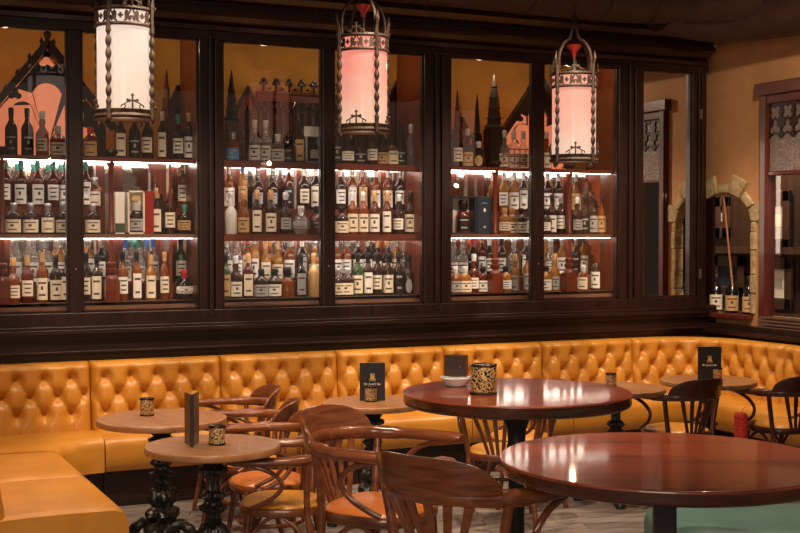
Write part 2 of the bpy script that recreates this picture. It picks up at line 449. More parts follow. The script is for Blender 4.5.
struct('trim_8', MB().box((XR - .004, 8.60, 1.15), (XR + .028, 8.84, zt)), DARKWOOD, 'dark wooden lining at the far side of the arch opening', 'trim')
# leaded window: wooden casing, leaded tracery above
cs = MB()
zt2 = zw1 + .0
cs.box((XR - .05, yw1 - .005, 1.09), (XR + .06, yw1 + .065, zt2 + .03))
cs.box((XR - .03, yw1 + .065, 1.09), (XR + .0, yw1 + .08, zt2 + .03))
cs.box((XR - .07, yw0 - .2, zt2), (XR + .06, yw1 + .11, zt2 + .10))
cs.box((XR - .04, yw0 - .2, zt2 - .07), (XR + .08, yw1, zt2))
cs.box((XR - .05, yw0 - .09, 1.09), (XR + .10, yw0 + .0, zt2))
zmid = atX(780, 171, XR).z
cs.box((XR - .03, yw0, zmid - .035), (XR + .05, yw1, zmid))
wn = struct('window_1', cs, TRIMRED, 'red-brown wooden casing of the leaded window on the right wall', 'window', bevel=.006)
wg = MB().box((XR + .0, yw0, zmid), (XR + .012, yw1, zt2 - .07)).build('leaded_glass', GREYGLASS, wn)
M = Matrix.Translation((XR - .006, 0, 0)) @ Matrix.Rotation(pi / 2, 4, 'Z')
zc = zt2 - .07 - .24
hole = []
wy = yw1 - yw0
for r_ in range(2):
    for c_ in range(3):
        hole.append(foil(yw0 + wy * (c_ + .5) / 3, zt2 - .07 - .07 - r_ * .125, .062, 4 if r_ == 0 else 3, 8, pi / 4 if r_ == 0 else pi / 2))
tp = [(yw0, zt2 - .07), (yw0, zc)]
for c_ in range(3):
    x0 = yw0 + wy * c_ / 3; x1 = yw0 + wy * (c_ + 1) / 3
    tp += [(x0 + (x1 - x0) * (i + .5) / 8, zc - .05 + .05 * math.sin(pi * (i + .5) / 8)) for i in range(8)]
tp += [(yw1, zc), (yw1, zt2 - .07)]
outline('tracery', [tp] + hole, .012, DARKWOOD, wn, M)
MB().box((XR + .01, yw0, 1.09), (XR + .016, yw1, zmid - .035)).build('lower_pane', PANE, wn)
# post at the right edge of view
pst = MB().lathe([(.028, 0), (.028, 1.9), (.045, 1.93), (.045, 1.99), (.028, 2.02), (.028, 3.2)], 16)
# the room beyond the openings
rb = MB().box((7.75, 5.5, 0), (7.85, 10.6, 4.0))
struct('wall_far_room', rb, textured('far_panel_wood', (.03, .016, .012), (.06, .032, .024), (1, 1, .1), 12, .45, .1, .05), 'dark panelled wall of the room beyond the arch', 'wall')
struct('wall_far_room_end', MB().box((XR + .25, 10.5, 0), (7.75, 10.6, 3.46)), DARKWOOD, 'dark end wall of the room beyond the arch', 'wall')

# ------------------------------------------------------------------ cornice
co = MB()
CX0, CX1 = -.2, 6.93
prof = [(YG - .02, 3.19), (YG - .06, 3.19), (YG - .07, 3.22), (YG - .055, 3.235), (YG - .09, 3.25), (YG - .13, 3.28), (YG - .17, 3.295), (YG - .17, 3.33), (YG - .145, 3.335), (YG - .145, 3.37), (YG - .19, 3.385), (YG - .23, 3.42), (YG - .23, 3.46), (YG - .02, 3.46)]
n = len(co.v)
for x in (CX0, CX1):
    for (y, z) in prof: co.v.append((x, y, z))
L_ = len(prof)
for j in range(L_):
    co.face((n + j, n + (j + 1) % L_, n + L_ + (j + 1) % L_, n + L_ + j))
co.face(tuple(n + j for j in range(L_))); co.face(tuple(n + L_ + j for j in reversed(range(L_))))
x = CX0 + .02
while x < CX1 - .03:                     # rope / dentil moulding
    co.box((x, YG - .162, 3.338), (x + .022, YG - .14, 3.366)); x += .04
struct('trim_6', co, DARKWOODH, 'dark moulded cornice with a rope moulding above the cabinet', 'cornice')

# ------------------------------------------------------------------ bottle cabinet frame
ZB, ZT = 1.225, 3.13
def fx(px): return PX(px, YG - .02)
posts = [(-22, -8), (68.5, 81.5), (199, 222), (322, 333), (423, 449), (532, 542), (617, 641), (690, 704)]
cab = thing('bottle_cabinet', (3.4, YG, 1.13), 'long dark mahogany glazed wall cabinet full of bottles above the banquette', 'cabinet')
def cb(mb, name, mat, **k): 
    o = mb.build(name, mat, **k); o.parent = cab; o.location = -Vector(cab.location); return o
fr = MB()
X0, X1 = fx(-60), fx(706)
fr.box((X0, YG - .045, 1.145), (X1, YG + .05, ZB)); fr.box((X0, YG - .045, ZT), (X1, YG + .05, 3.19))
for i, (a, b) in enumerate(posts):
    wide = i in (2, 4, 6, 7)
    if wide:
        xa, xb = fx(a), fx(b); w_ = xb - xa
        fr.box((xa, YG - .045, ZB), (xa + w_ * .32, YG + .03, ZT)); fr.box((xb - w_ * .32, YG - .045, ZB), (xb, YG + .03, ZT))
        fr.box((xa + w_ * .32, YG - .022, ZB), (xb - w_ * .32, YG + .06, ZT))
        fr.box((xa + w_ * .42, YG - .05, ZB - .05), (xb - w_ * .42, YG - .02, ZT + .03))
    else:
        fr.box((fx(a), YG - .04, ZB), (fx(b), YG + .03, ZT))
cb(fr, 'frame', DARKWOOD, bevel=.005)
# inner glazing beads, each pane
panes = [(-8, 68.5), (81.5, 199), (222, 322), (333, 423), (449, 532), (542, 617), (641, 690)]
for i, (a, b) in enumerate(panes):
    xa, xb = fx(a), fx(b)
    g = MB()
    for (p, q) in (((xa, YG - .03, ZB), (xa + .014, YG + .01, ZT)), ((xb - .014, YG - .03, ZB), (xb, YG + .01, ZT)),
                   ((xa, YG - .03, ZB), (xb, YG + .01, ZB + .014)), ((xa, YG - .03, ZT - .014), (xb, YG + .01, ZT))):
        g.box(p, q)
    cb(g, 'glazing_bead', DARKWOODH)
    gm = MB().box((xa, YG - .003, ZB), (xb, YG + .003, ZT))
    if i < 6: cb(gm, 'glass_pane', PANE)
    else: cb(gm, 'mirror_pane', MIRROR)
for px, zlist in ((698, (2.78, 1.42)),):
    for z_ in zlist: cb(MB().box((fx(px) - .008, YG - .056, z_ - .04), (fx(px) + .008, YG - .044, z_ + .04)), 'hinge', HINGE)
for px in (75, 327.5, 537): cb(MB().lathe([(0, 0), (.006, .002), (.006, .008), (0, .01)], 10, M=Matrix.Translation((fx(px), YG - .04, 1.52)) @ Matrix.Rotation(pi / 2, 4, 'X')), 'lock', HINGE)
# bays
ZS = {'bottom': 1.285, 'middle': 1.755, 'top': 2.285}
YB = 9.06                                    # back of shelves
bayx = [(fx(-60), fx(204)), (fx(217), fx(428)), (fx(444), fx(622))]
body = MB()
for (xa, xb) in bayx:
    body.box((xa - .0, YG + .06, 1.15), (xa + .03, YB + .02, 3.19)); body.box((xb - .03, YG + .06, 1.15), (xb, YB + .02, 3.19))
body.box((X0, YG + .03, 1.145), (fx(641), YB + .02, 1.24))
cb(body, 'cabinet_side', REDWOOD)
bm_ = MB()
for (xa, xb) in bayx: bm_.box((xa, YB, 1.24), (xb, YB + .015, 2.29))
cb(bm_, 'back_mirror', BACKMIR)
# red wooden posts and rails against the mirror
for px in (4, 100, 118, 160, 172, 222, 236, 262, 300, 326, 336, 362, 384, 428, 452, 470, 480, 500, 540, 566, 590, 606):
    cb(MB().box((fx(px) * YB / YG - .03, YB - .03, 1.24), (fx(px) * YB / YG + .035, YB, 2.264)), 'back_post', REDWOOD)
for bi, (xa, xb) in enumerate(bayx):
    for sname in ('bottom', 'middle', 'top'):
        z = ZS[sname]; th = .05 if bi == 1 else .028
        mat = REDWOODH if bi == 1 and sname != 'bottom' or sname == 'top' else BROWNWOODH
        sh = MB().box((xa + .03, YG + .06, z - .02), (xb - .03, 9.40 if sname == 'top' else YB, z))
        if sname != 'bottom':
            sh.box((xa + .03, YG + .055, z - th), (xb - .03, YG + .075, z + .001))
        else:
            sh.box((xa + .03, YG + .06, 1.24), (xb - .03, YG + .09, z + .0))
        cb(sh, 'shelf', mat)
        if sname != 'top':
            hh = .19 if sname == 'middle' else .12
            rs = MB().box((xa + .03, 8.895, z), (xb - .03, YB - .03, z + hh)) if not (bi == 0 and sname == 'middle') else MB().box((xa + .03, 8.895, z), (fx(106), YB - .03, z + hh)).box((fx(176) + .03, 8.895, z), (xb - .03, YB - .03, z + hh))
            cb(rs, 'stepped_riser', REDWOODH)
        if sname != 'bottom':
            st_ = MB().box((xa + .04, YG + .08, z - th + .003), (xb - .05, YG + .098, z - .0205)) if bi == 1 else MB().box((xa + .04, YG + .08, z - .031), (xb - .05, YG + .095, z - .0205))
            cb(st_, 'light_strip', LED)
            cb(MB().box((xa + .04, YB - .05, z - .032), (xb - .05, YB - .034, z - .0205)), 'light_strip', LED)
# divider board between bay A and its right recess
cb(MB().box((fx(176), YG + .16, 1.24), (fx(176) + .02, YB, 2.26)), 'divider', REDWOOD)
# scrolled brackets
def bracket(px, z):
    X = fx(px)
    pts = [(0, 0), (0, -.26), (.02, -.27), (.03, -.22), (.06, -.20), (.055, -.15), (.09, -.13), (.085, -.08), (.12, -.05), (.13, 0)]
    Mx = Matrix.Translation((X, YG + .2, z - .03)) @ Matrix.Scale(-1, 4, (1, 0, 0))
    o = outline('scroll_bracket', [pts], .04, REDWOOD, M=Mx); o.parent = cab; o.location = -Vector(cab.location)
bracket(614, ZS['top']); bracket(614, ZS['middle']); bracket(174, ZS['top'])
for (xa, xb) in bayx:
    for f_ in (.25, .75):
        l = bpy.data.lights.new('cabinet_top_fill', 'POINT'); l.energy = 3.2; l.color = (1, .70, .42); l.shadow_soft_size = .02  # unseen fill light added to brighten the ochre wall above the shelves
        lo = bpy.data.objects.new('cabinet_top_fill', l); C.objects.link(lo); lo.location = (xa + (xb - xa) * f_, 8.78, 3.12)
# turned columns in front of the shelves
def column(px):
    X = PX(px, 8.70)
    m = MB()
    zb = 1.24
    m.box((X - .048, 8.662, zb), (X + .048, 8.752, zb + .20))
    prof = [(.045, .20), (.040, .225), (.022, .235), (.038, .25), (.038, .275), (.024, .28), (.034, .30), (.034, .315), (.02, .325), (.021, .36), (.019, .50), (.020, .515), (.026, .52), (.026, .53), (.019, .54), (.018, .98), (.03, 1.0), (.03, 1.02), (.02, 1.03)]
    m.lathe(prof, 16, (X, 8.707, zb))
    for s_ in (-1, 1): pass
    cb(m, 'turned_column', REDWOOD, smooth=True)
    nx = MB()                                # capital
    nx.lathe([(.02, 0), (.04, .02), (.028, .035), (.05, .06), (.05, .08)], 12, (X, 8.707, zb + 1.02))
    cb(nx, 'capital', DARKWOOD)
for px in (2, 111.5, 495.5, 569.5): column(px)

# ------------------------------------------------------------------ gothic carved woodwork on the top shelf
def carve(name, polys, depth, Y, mat, label=None, lbl_cat='carving', group=None, parent=None):
    o = outline(name, polys, depth, mat, parent, Matrix.Translation((0, Y, 0)))
    if label: tag(o, label, lbl_cat, group)
    return o
def pediment(pa, pb, label, apex_z):
    Y = 8.93
    xa, xb = PX(pa, Y), PX(pb, Y); xm = (xa + xb) / 2; zb = 2.30; wd = xb - xa; kx = min(1, wd / .85)
    t = thing('gothic_pediment', (xm, Y, zb), label, 'carving', 'gothic pediments')
    def loc(o): o.location = (0, 0, 0); return o
    outer = [(-wd / 2, .0), (-wd / 2, .22), (0, apex_z - zb), (wd / 2, .22), (wd / 2, .0)]
    q = [(-.30 * kx, .012)]
    for i in range(61):
        a = pi - pi * i / 60; best = .05
        for (cx, cz, cr) in ((0, .40, .105), (.175, .285, .085), (-.175, .285, .085), (.26, .115, .095), (-.26, .115, .095)):
            cx *= kx; ox, oz = -cx, .06 - cz; b_ = ox * math.cos(a) + oz * math.sin(a); c_ = ox * ox + oz * oz - cr * cr; D_ = b_ * b_ - c_
            if D_ > 0: best = max(best, -b_ + math.sqrt(D_))
        q.append((best * math.cos(a), .06 + best * math.sin(a)))
    q.append((.30 * kx, .012))
    tri = [foil(sx * wd * .27, .42, .045, 3, 8, pi / 2) for sx in (-1, 1)] + [foil(0, .665, .06, 3, 8, pi / 2)]
    o = outline('pierced_board', [outer, q] + tri, .03, DARKWOOD, t)
    for s_ in (-1, 1):
        b_ = MB().sweep([(s_ * (wd / 2 + .06), -.03, .20), (0, -.03, apex_z - zb + .05)], (.035, .05), 4, up=(0, 1, 0))
        b_.build('sloping_beam', DARKWOOD, t)
    outline('painted_reflection_panel', [[(-.38 * kx, .0), (-.38 * kx, .25), (-.28 * kx, .42), (-.12, .56), (0, .70), (.12, .56), (.28 * kx, .42), (.38 * kx, .25), (.38 * kx, .0)]], .01, ROSE, t, Matrix.Translation((0, .03, 0)))  # glowing sheet that imitates a lantern reflected behind the board
    # little crockets climbing the beams
    fi = MB()
    for s_ in (-1, 1):
        for k in range(5):
            f_ = (k + .5) / 5
            fi.lathe([(0, 0), (.016, .01), (.010, .03), (.018, .045), (0, .075)], 6, (s_ * (wd / 2) * (1 - f_), -.03, .24 + (apex_z - zb - .17) * f_))
    fi.lathe([(0, 0), (.03, .02), (.014, .05), (.03, .09), (.01, .12), (0, .2)], 8, (0, -.03, apex_z - zb + .02))
    fi.build('crockets', DARKWOOD, t)
    return t
pediment(-12, 106, 'dark gothic pediment with quatrefoil over painted lantern reflection behind the leftmost pane', 3.03)
pediment(501, 572, 'dark gothic pediment with quatrefoil over painted lantern reflection behind the fifth pane', 3.0)

def spire(px, w_, ztop, label, mat=DARKWOOD, Y=9.0, zsh=.45):
    X = PX(px, Y); z0 = 2.29
    t = thing('carved_spire', (X, Y, z0), label, 'carving', 'carved gothic spires')
    H = ztop - z0
    MB().box((-w_ * .5, -w_ * .5, 0), (w_ * .5, w_ * .5, H * zsh)).build('shaft', mat, t)
    g = MB().lathe([(w_ * .62, H * zsh), (w_ * .75, H * zsh + .015), (w_ * .5, H * zsh + .035), (w_ * .34, H * .75), (.004, H)], 4)
    for k in range(4):
        zz_ = H * (zsh + .1 + .11 * k)
        g.lathe([(0, 0), (w_ * .62 * (1 - k * .2), .01), (0, .03)], 6, (0, 0, zz_))
    g.build('pinnacle', mat, t)
    return t
spire(232, .085, 2.98, 'tall dark carved spire at the left end of the third pane')
spire(167, .075, 2.96, 'tall red-brown carved spire right of the first hanging lantern', REDWOOD)
spire(457.5, .07, 2.93, 'carved spire with a red column at the left of the fifth pane', REDWOOD)
spire(477, .06, 2.90, 'slender dark carved spire beside the fifth pane bottles')
spire(494, .13, 3.05, 'broad dark carved spire above the turned column of fifth pane', DARKWOOD, 8.86, .42)
def gabled_post(px, w_, ztop, label, Y=9.17):
    X = PX(px, Y); z0 = 2.29; H = ztop - z0
    t = thing('gabled_panel', (X, Y, z0), label, 'carving', 'gabled red wooden panels')
    poly = [(-w_ / 2, 0), (-w_ / 2, H - w_), (0, H), (w_ / 2, H - w_), (w_ / 2, 0)]
    hole = [(-w_ * .2, .15), (-w_ * .2, H - w_ * 1.3), (0, H - w_ * .8), (w_ * .2, H - w_ * 1.3), (w_ * .2, .15)]
    outline('panel', [poly, hole], .05, REDWOOD, t)
    MB().box((-w_ * .3, .012, .1), (w_ * .3, .03, H - w_)).build('inner_board', DARKWOOD, t)
    g = MB()
    for s_ in (-1, 1): g.sweep([(s_ * w_ * .62, -.03, H - w_ * 1.1), (0, -.03, H + .02)], (.014, .03), 4, up=(0, 1, 0))
    g.build('gable_moulding', DARKWOOD, t)
gabled_post(396, .13, 2.97, 'red gabled wooden panel just right of the second lantern')
gabled_post(412, .13, 2.96, 'red gabled wooden panel at the right end of the fourth pane')
gabled_post(247, .15, 2.86, 'red gabled wooden panel at the left of the third pane')
gabled_post(189, .15, 2.72, 'red gabled wooden panel at the right end of the second pane')
gabled_post(178, .12, 2.84, 'tall red gabled wooden panel inside the second pane')
gabled_post(460, .13, 2.70, 'low gabled wooden panel behind the fifth pane bottles')
# carved screen with trefoil cresting behind panes three and four
Y = 9.27
xa, xb = PX(257, Y), PX(388, Y)
t = thing('carved_screen', ((xa + xb) / 2, Y, 2.29), 'carved gothic screen with trefoil cresting behind the third and fourth panes', 'carving')
hw = (xb - xa) / 2
MB().box((-hw, -.03, .50), (hw, .03, .56)).box((-hw, -.045, .56), (hw, .03, .575)).box((-hw, -.02, 0), (hw, .03, .05)).build('rail', REDWOODH, t)
sl = MB(); k = 0; x = -hw + .03
while x < hw: sl.box((x - .010, -.012, .05), (x + .010, .012, .50)); x += .062
sl.build('slats', REDWOOD, t)
MB().box((-hw, .03, 0), (hw, .045, .5)).build('backing_board', DARKWOOD, t)
x = -hw + .05; cr = []
crest = MB()
dr = MB()
while x < hw:
    for (cx, cz, r_) in ((x, .665, .018), (x - .02, .64, .015), (x + .02, .64, .015), (x, .635, .013)):
        crest.lathe([(0, -.012), (r_, -.01), (r_, .01), (0, .012)], 10, M=Matrix.Translation((cx, -.02, cz)) @ Matrix.Rotation(pi / 2, 4, 'X'))
    crest.box((x - .006, -.03, .575), (x + .006, -.01, .63))
    crest.lathe([(0, -.012), (.011, -.01), (.011, .01), (0, .012)], 8, M=Matrix.Translation((x + .05, -.02, .60)) @ Matrix.Rotation(pi / 2, 4, 'X'))
    dr.sweep([(x - .048, -.03, .50), (x - .03, -.03, .455), (x, -.03, .435), (x + .03, -.03, .455), (x + .048, -.03, .50)], (.008, .012), 6, up=(0, 1, 0))
    dr.lathe([(0, -.03), (.014, -.015), (.014, 0), (0, .015)], 8, (x, -.03, .43))
    x += .105
crest.build('trefoil_cresting', DARKWOOD, t)
dr.build('arched_drops', DARKWOOD, t)

# ------------------------------------------------------------------ bottles
def bottle_profile(kind):
    if kind == 'std':   return [(0, 0), (.034, 0), (.037, .006), (.037, .165), (.033, .185), (.018, .212), (.0135, .225), (.013, .265)], .165, .037, .265, .30, .0145
    if kind == 'tall':  return [(0, 0), (.030, 0), (.033, .006), (.033, .185), (.028, .205), (.016, .23), (.0125, .24), (.0125, .285)], .18, .033, .285, .315, .014
    if kind == 'squat': return [(0, 0), (.045, 0), (.049, .006), (.049, .105), (.042, .125), (.020, .145), (.0145, .155), (.014, .165)], .105, .049, .165, .195, .018
    if kind == 'round': return [(0, 0), (.035, 0), (.056, .03), (.062, .065), (.054, .10), (.03, .13), (.016, .145), (.015, .165)], .10, .062, .165, .195, .02
    if kind == 'bulb':  return [(0, 0), (.036, 0), (.039, .006), (.040, .13), (.036, .155), (.020, .178), (.016, .19), (.021, .215), (.016, .235), (.014, .255)], .13, .040, .255, .285, .016
    if kind == 'deca':  return [(0, 0), (.048, 0), (.050, .006), (.046, .10), (.035, .125), (.016, .14), (.015, .17)], .10, .049, .17, .205, .026
BM = {}
def bottle_mesh(kind, liq):
    k_ = (kind, liq)
    if k_ not in BM:
        o = MB().lathe(bottle_profile(kind)[0], 18).build('bottle', LIQ[liq], smooth=True)
        BM[k_] = o.data; bpy.data.objects.remove(o)
    return BM[k_]
def cap_mesh(kind, c):
    k_ = ('cap', kind, c)
    if k_ not in BM:
        _, _, _, z0, z1, r = bottle_profile(kind)
        o = MB().lathe([(0, z0 - .03), (r, z0 - .03), (r * 1.05, z0), (r * 1.15, z0 + .004), (r * 1.1, z1 - .004), (r * .9, z1), (0, z1)], 14).build('cap', CAPM[c], smooth=True)
        BM[k_] = o.data; bpy.data.objects.remove(o)
    return BM[k_]
def label_mesh(kind, l, var):
    k_ = ('label', kind, l, var)
    if k_ not in BM:
        _, zt_, r, _, _, _ = bottle_profile(kind)
        if kind == 'round': z0, z1, r = .040, .088, .0595
        else: z0, z1 = zt_ * (.10 if var != 2 else .26), zt_ * (.86 if var != 1 else .98)
        m = MB(); na, nz = 13, 12; half = {0: 1.15, 1: .85, 2: 1.0, 3: .65}[var]
        rr = r + .0012
        if kind == 'round': fr_ = lambda z_: .0015 + (.056 + (.062 - .056) * min((z_ - .03) / .035, 1) if z_ < .065 else .062 - (.008) * (z_ - .065) / .035)
        elif kind == 'deca': fr_ = lambda z_: .0015 + .050 - .004 * (z_ - .006) / .094
        else: fr_ = lambda z_: rr
        if var == 3:      # oval
            cz, hz = (z0 + z1) / 2, (z1 - z0) / 2
            n = len(m.v); m.v.append((0, -fr_(cz) - .001, cz))
            for i in range(20):
                a = 2 * pi * i / 20; th = half * math.cos(a) * .9; z_ = cz + hz * math.sin(a)
                m.v.append((fr_(z_) * math.sin(th), -fr_(z_) * math.cos(th), z_))
            for i in range(20): m.face((0, 1 + i, 1 + (i + 1) % 20))
        else:
            m.grid([[(fr_(z0 + (z1 - z0) * j / (nz - 1)) * math.sin(-half + 2 * half * i / (na - 1)), -fr_(z0 + (z1 - z0) * j / (nz - 1)) * math.cos(-half + 2 * half * i / (na - 1)), z0 + (z1 - z0) * j / (nz - 1)) for j in range(nz)] for i in range(na)])
            for i in range(na - 1):
                for j in range(nz - 1):
                    f = i * (nz - 1) + j
                    if j in (2,) and 3 <= i <= 8 or (j == 8 and 2 <= i <= 9) or (var == 0 and j in (5, 6) and 5 <= i <= 6) or (var == 2 and j == 5 and 3 <= i <= 8): m.mi[f] = 1
        o = m.build('label', [LABM[l], GREYP if l in 'kb' else INK])
        BM[k_] = o.data; bpy.data.objects.remove(o)
    return BM[k_]
def bottle(px, kind, liq, lab, cap, row_y, z, label, group, name='spirit_bottle', var=None, sc=1.0):
    X = PX(px, row_y)
    o = bpy.data.objects.new(name, bottle_mesh(kind, liq)); C.objects.link(o)
    o.location = (X, row_y, z); o.scale = (sc * 1.13, sc * 1.13, sc * 1.09)
    o.rotation_euler = (0, 0, -math.atan2(X, row_y) + random.uniform(-.25, .25))
    tag(o, label, 'bottle', group)
    c = bpy.data.objects.new('cap', cap_mesh(kind, cap)); C.objects.link(c); c.parent = o
    if lab != '-':
        v = var if var is not None else random.choice((0, 0, 1, 2))
        l = bpy.data.objects.new('label', label_mesh(kind, lab, v)); C.objects.link(l); l.parent = o
    return o
PN = ['leftmost', 'second', 'third', 'fourth', 'fifth', 'sixth']
# pane -> shelf/row -> "px kind liquid label cap[var]"
ROWS = {
 (0, 'top', 'front'): '12 std dark k k|28 std dark k k|43 bulb amber c w|58.5 squat amber c s',
 (0, 'middle', 'back'): '6 std red w g|21.5 std red w g|38 std red w g|53.5 std red w g|66 std red w g',
 (0, 'middle', 'front'): '14 squat dark c s|31 squat dark c s|48 squat dark c s|63 squat dark c s',
 (0, 'bottom', 'back'): '16 std clear w s|33 std clear w s|46.5 std clear w s|60.5 std gold w s',
 (0, 'bottom', 'front'): '13 bulb amber c o|27 std red c o|42 tall amber c o|55.5 std dark c k|67 std dark c k',
 (1, 'top', 'front'): '91 squat red t r|121 std dark c k|135 std dark k k|148 std dark c k|163 tall dark c w|179 std black w g|189.5 tall black w o',
 (1, 'middle', 'back'): '86 std red w g|95 squat amber c s|182.5 tall amber c o|189 tall amber c o|195.5 tall amber t o',
 (1, 'middle', 'front'): '92.5 squat dark c s|157.5 std dark c o|170 std dark c o|184.5 squat dark t g',
 (1, 'bottom', 'back'): '89 std gold w s|101 std dark w s|125.5 bulb clear w b|139 bulb clear w g|153 std clear w b|180.5 std green c k|189.5 std green c k',
 (1, 'bottom', 'front'): '86 tall dark c k|96.5 std dark c k|122.5 tall amber w k|136.5 tall amber w k|150.5 std gold c o|164.5 tall amber c o|184 round black w r',
 (2, 'top', 'front'): '233 squat amber b s|255 bulb clear w w|266 bulb clear w w|278 squat clear w w|289 squat black k k|299.5 std dark t k',
 (2, 'middle', 'back'): '229 std amber w s|243 tall gold t b|258 bulb dark g s|273 bulb dark g s|289 tall red k s|304 std dark c w|316 std dark c w',
 (2, 'middle', 'front'): '231 bulb white - w|244 bulb amber t o|257 std dark c o|271 std dark c o|285.5 bulb dark g w|301 round clear g w|317 round red k k',
 (2, 'bottom', 'back'): '227 std clear c s|237 std clear w s|247 tall amber c r|254.5 tall gold w s|265.5 bulb gold c o|277.5 bulb gold c o|289.5 std amber w s|302 std black g w|314.5 bulb gold w s',
 (2, 'bottom', 'front'): '225.5 std green t k|235.5 bulb dark w w|248 std red c o|261 squat dark g k|274.5 squat dark w k|287 deca amber - k|301 std black g k|313.5 std goldm - o',
 (3, 'top', 'front'): '337 std dark k k|347.5 squat dark w k|360 squat dark k k|373 bulb dark w k|382.5 squat dark t k|392 squat amber c k|401 bulb dark k k|411 std clear - w',
 (3, 'middle', 'back'): '340.5 std dark w w|352 std amber w s|362.5 std amber t s|376 std amber w w|388 std amber c s|400 std dark w s|411 std dark w o|420 std gold w s',
 (3, 'middle', 'front'): '341.5 squat dark c k|352.5 std amber c w|363 std amber c w|374.5 std red w o|387 std red w o|399 bulb dark w w|410 std dark c k|419.5 std dark c s',
 (3, 'bottom', 'back'): '337 std amber w s|347 std amber w s|358 std dark w s|367.5 std dark w s|377 bulb dark c o|387 bulb dark c o|397 std gold c s|406.5 std clear g s|417 std clear w g',
 (3, 'bottom', 'front'): '337.5 squat dark c s|347.5 squat dark c s|358 std green c k|368 std dark w k|377.5 std dark c k|388 std dark c k|398.5 std dark k k|408 bulb dark g k3|417.5 bulb dark g k3',
 (4, 'top', 'front'): '457.5 std dark c k|467.5 bulb dark t w|478.5 squat dark t w3|504 bulb clear c w|513.5 bulb clear c w|523 bulb clear c w',
 (4, 'middle', 'back'): '504 std gold w w|514 std gold w w|523.5 std dark w w',
 (4, 'middle', 'front'): '504.5 squat gold c o|512 squat gold c o|521 squat dark w k|529 squat dark w k',
 (4, 'bottom', 'back'): '453.5 bulb clear w s|463 bulb clear w s|472.5 std dark k r|482 tall red w o|489.5 std dark w w|501.5 std dark w k|513.5 bulb clear g s|526 std dark w s',
 (4, 'bottom', 'front'): '455.5 squat amber g w|465 squat gold c w|474 bulb red w w|483 squat red w k|505.5 squat gold w k|515 bulb gold g o|528 std gold g k',
 (5, 'top', 'front'): '546 bulb amber c w',
 (5, 'middle', 'back'): '547.5 std dark w w|558 std dark w w|576 std amber t s',
 (5, 'middle', 'front'): '545 squat dark w k|552 std dark w k|561 std dark w s|577 bulb dark g w|585 std dark k k|593 std dark g k|601 std amber t k',
 (5, 'bottom', 'back'): '551 bulb clear w s|562 std gold w s|576 std dark k s|584 tall gold c k',
 (5, 'bottom', 'front'): '546 squat gold w k|554.5 bulb gold g o|583.5 squat amber c w|596 std dark w o',
}
for (pn, shelf, row), spec in ROWS.items():
    items = [s_.split() for s_ in spec.split('|')]
    z = ZS[shelf] + .0015
    ry = 8.80
    if row == 'back':
        ry = 8.965; z += .19 if shelf == 'middle' else .12
        if (pn == 1 and shelf == 'middle'): pass
    if shelf == 'top': ry = 8.80
    for n_, (px, kind, liq, lab, cap) in enumerate(items):
        var = None
        if len(cap) > 1: var = int(cap[1]); cap = cap[0]
        last = n_ == len(items) - 1
        size = {'squat': 'squat ', 'round': 'round ', 'tall': 'slim ', 'deca': 'stout ', 'std': '', 'bulb': ''}[kind]
        lt = f' with {LABN[lab]} label' if lab != '-' else ' without label'
        rt = f', {row} row of {shelf} shelf' if shelf != 'top' else ' on top shelf'
        label = f'{size}{BODN[liq]} bottle{lt}, {ORD[n_ + 1]} from left{rt}, {PN[pn]} pane'
        bottle(float(px), kind, liq, lab, cap, ry, z, label, f'bottles, {row} row of {shelf} shelf, {PN[pn]} pane', var=var)

# stacked wine glasses on the top shelf
X = PX(244.5, 8.80)
for k in range(4):
    g = MB()
    g.lathe([(.022, 0), (.030, .045), (.033, .05), (.033, .052), (.029, .045), (.020, .003)], 16, (0, 0, 0))
    o = g.build('tumbler', TUMBLER, smooth=True); o.location = (X, 8.80, ZS['top'] + .002 + k * .055)
    tag(o, f'clear glass tumbler, {["bottom", "second lowest", "second highest", "top"][k]} one of the stack on the third pane top shelf', 'glass', 'stacked tumblers')

# gift boxes on the shelves
def giftbox(name, pa, pb, Yf, Yb, z0, z1, mat, label, inner=None):
    xa, xb = PX(pa, Yf), PX(pb, Yf)
    t = thing(name, ((xa + xb) / 2, Yf, z0), label, 'box')
    h = (xb - xa) / 2; H = z1 - z0; D = Yb - Yf
    if inner is None:
        MB().box((-h, 0, 0), (h, D, H)).build('carton', mat, t, bevel=.002)
    else:
        MB().box((-h, 0, 0), (-h + .012, D, H)).box((h - .012, 0, 0), (h, D, H)).box((-h, 0, 0), (h, D, .012)).box((-h, 0, H - .012), (h, D, H)).box((-h, D - .01, 0), (h, D, H)).build('carton', mat, t)
        MB().box((-h + .012, D - .014, .012), (h - .012, D - .0105, H - .012)).build('lining', inner, t)
    return t
zm = ZS['middle'] + .002
g = giftbox('presentation_box', 128, 145, 8.76, 8.86, zm, zm + .305, CREAMP, 'open cream presentation box holding a decanter in the second pane', CREAMP)
MB().box((-.03, -.001, .235), (.03, .0, .27)).build('printed_crest', TANP, g)
bottle(136.5, 'deca', 'dark', 'g', 'w', 8.81, zm + .014, 'dark decanter standing inside the open cream box, second cabinet pane', 'boxed decanters', name='decanter')
giftbox('bottle_carton', 145.6, 154, 8.77, 8.87, zm, zm + .305, REDBOX, 'red lid panel of a presentation box beside the open cream box')
g = giftbox('bottle_carton', 115.5, 124.8, 8.76, 8.85, zm, zm + .295, WHITEP, 'tall white bottle carton right of the turned column, second pane')
MB().box((-.034, -.0015, .01), (.034, 0, .075)).build('green_base_band', plain('olive_print', (.07, .08, .04), .5), g)
g = giftbox('presentation_box', 451.5, 476.5, 8.74, 8.86, zm, zm + .30, NAVY, 'open navy presentation box holding a dark decanter in the fifth pane', CREAMP)
bottle(463, 'deca', 'red', 'k', 'k', 8.80, zm + .014, 'dark red decanter inside the open navy box, fifth cabinet pane', 'boxed decanters', name='decanter', sc=1.15)
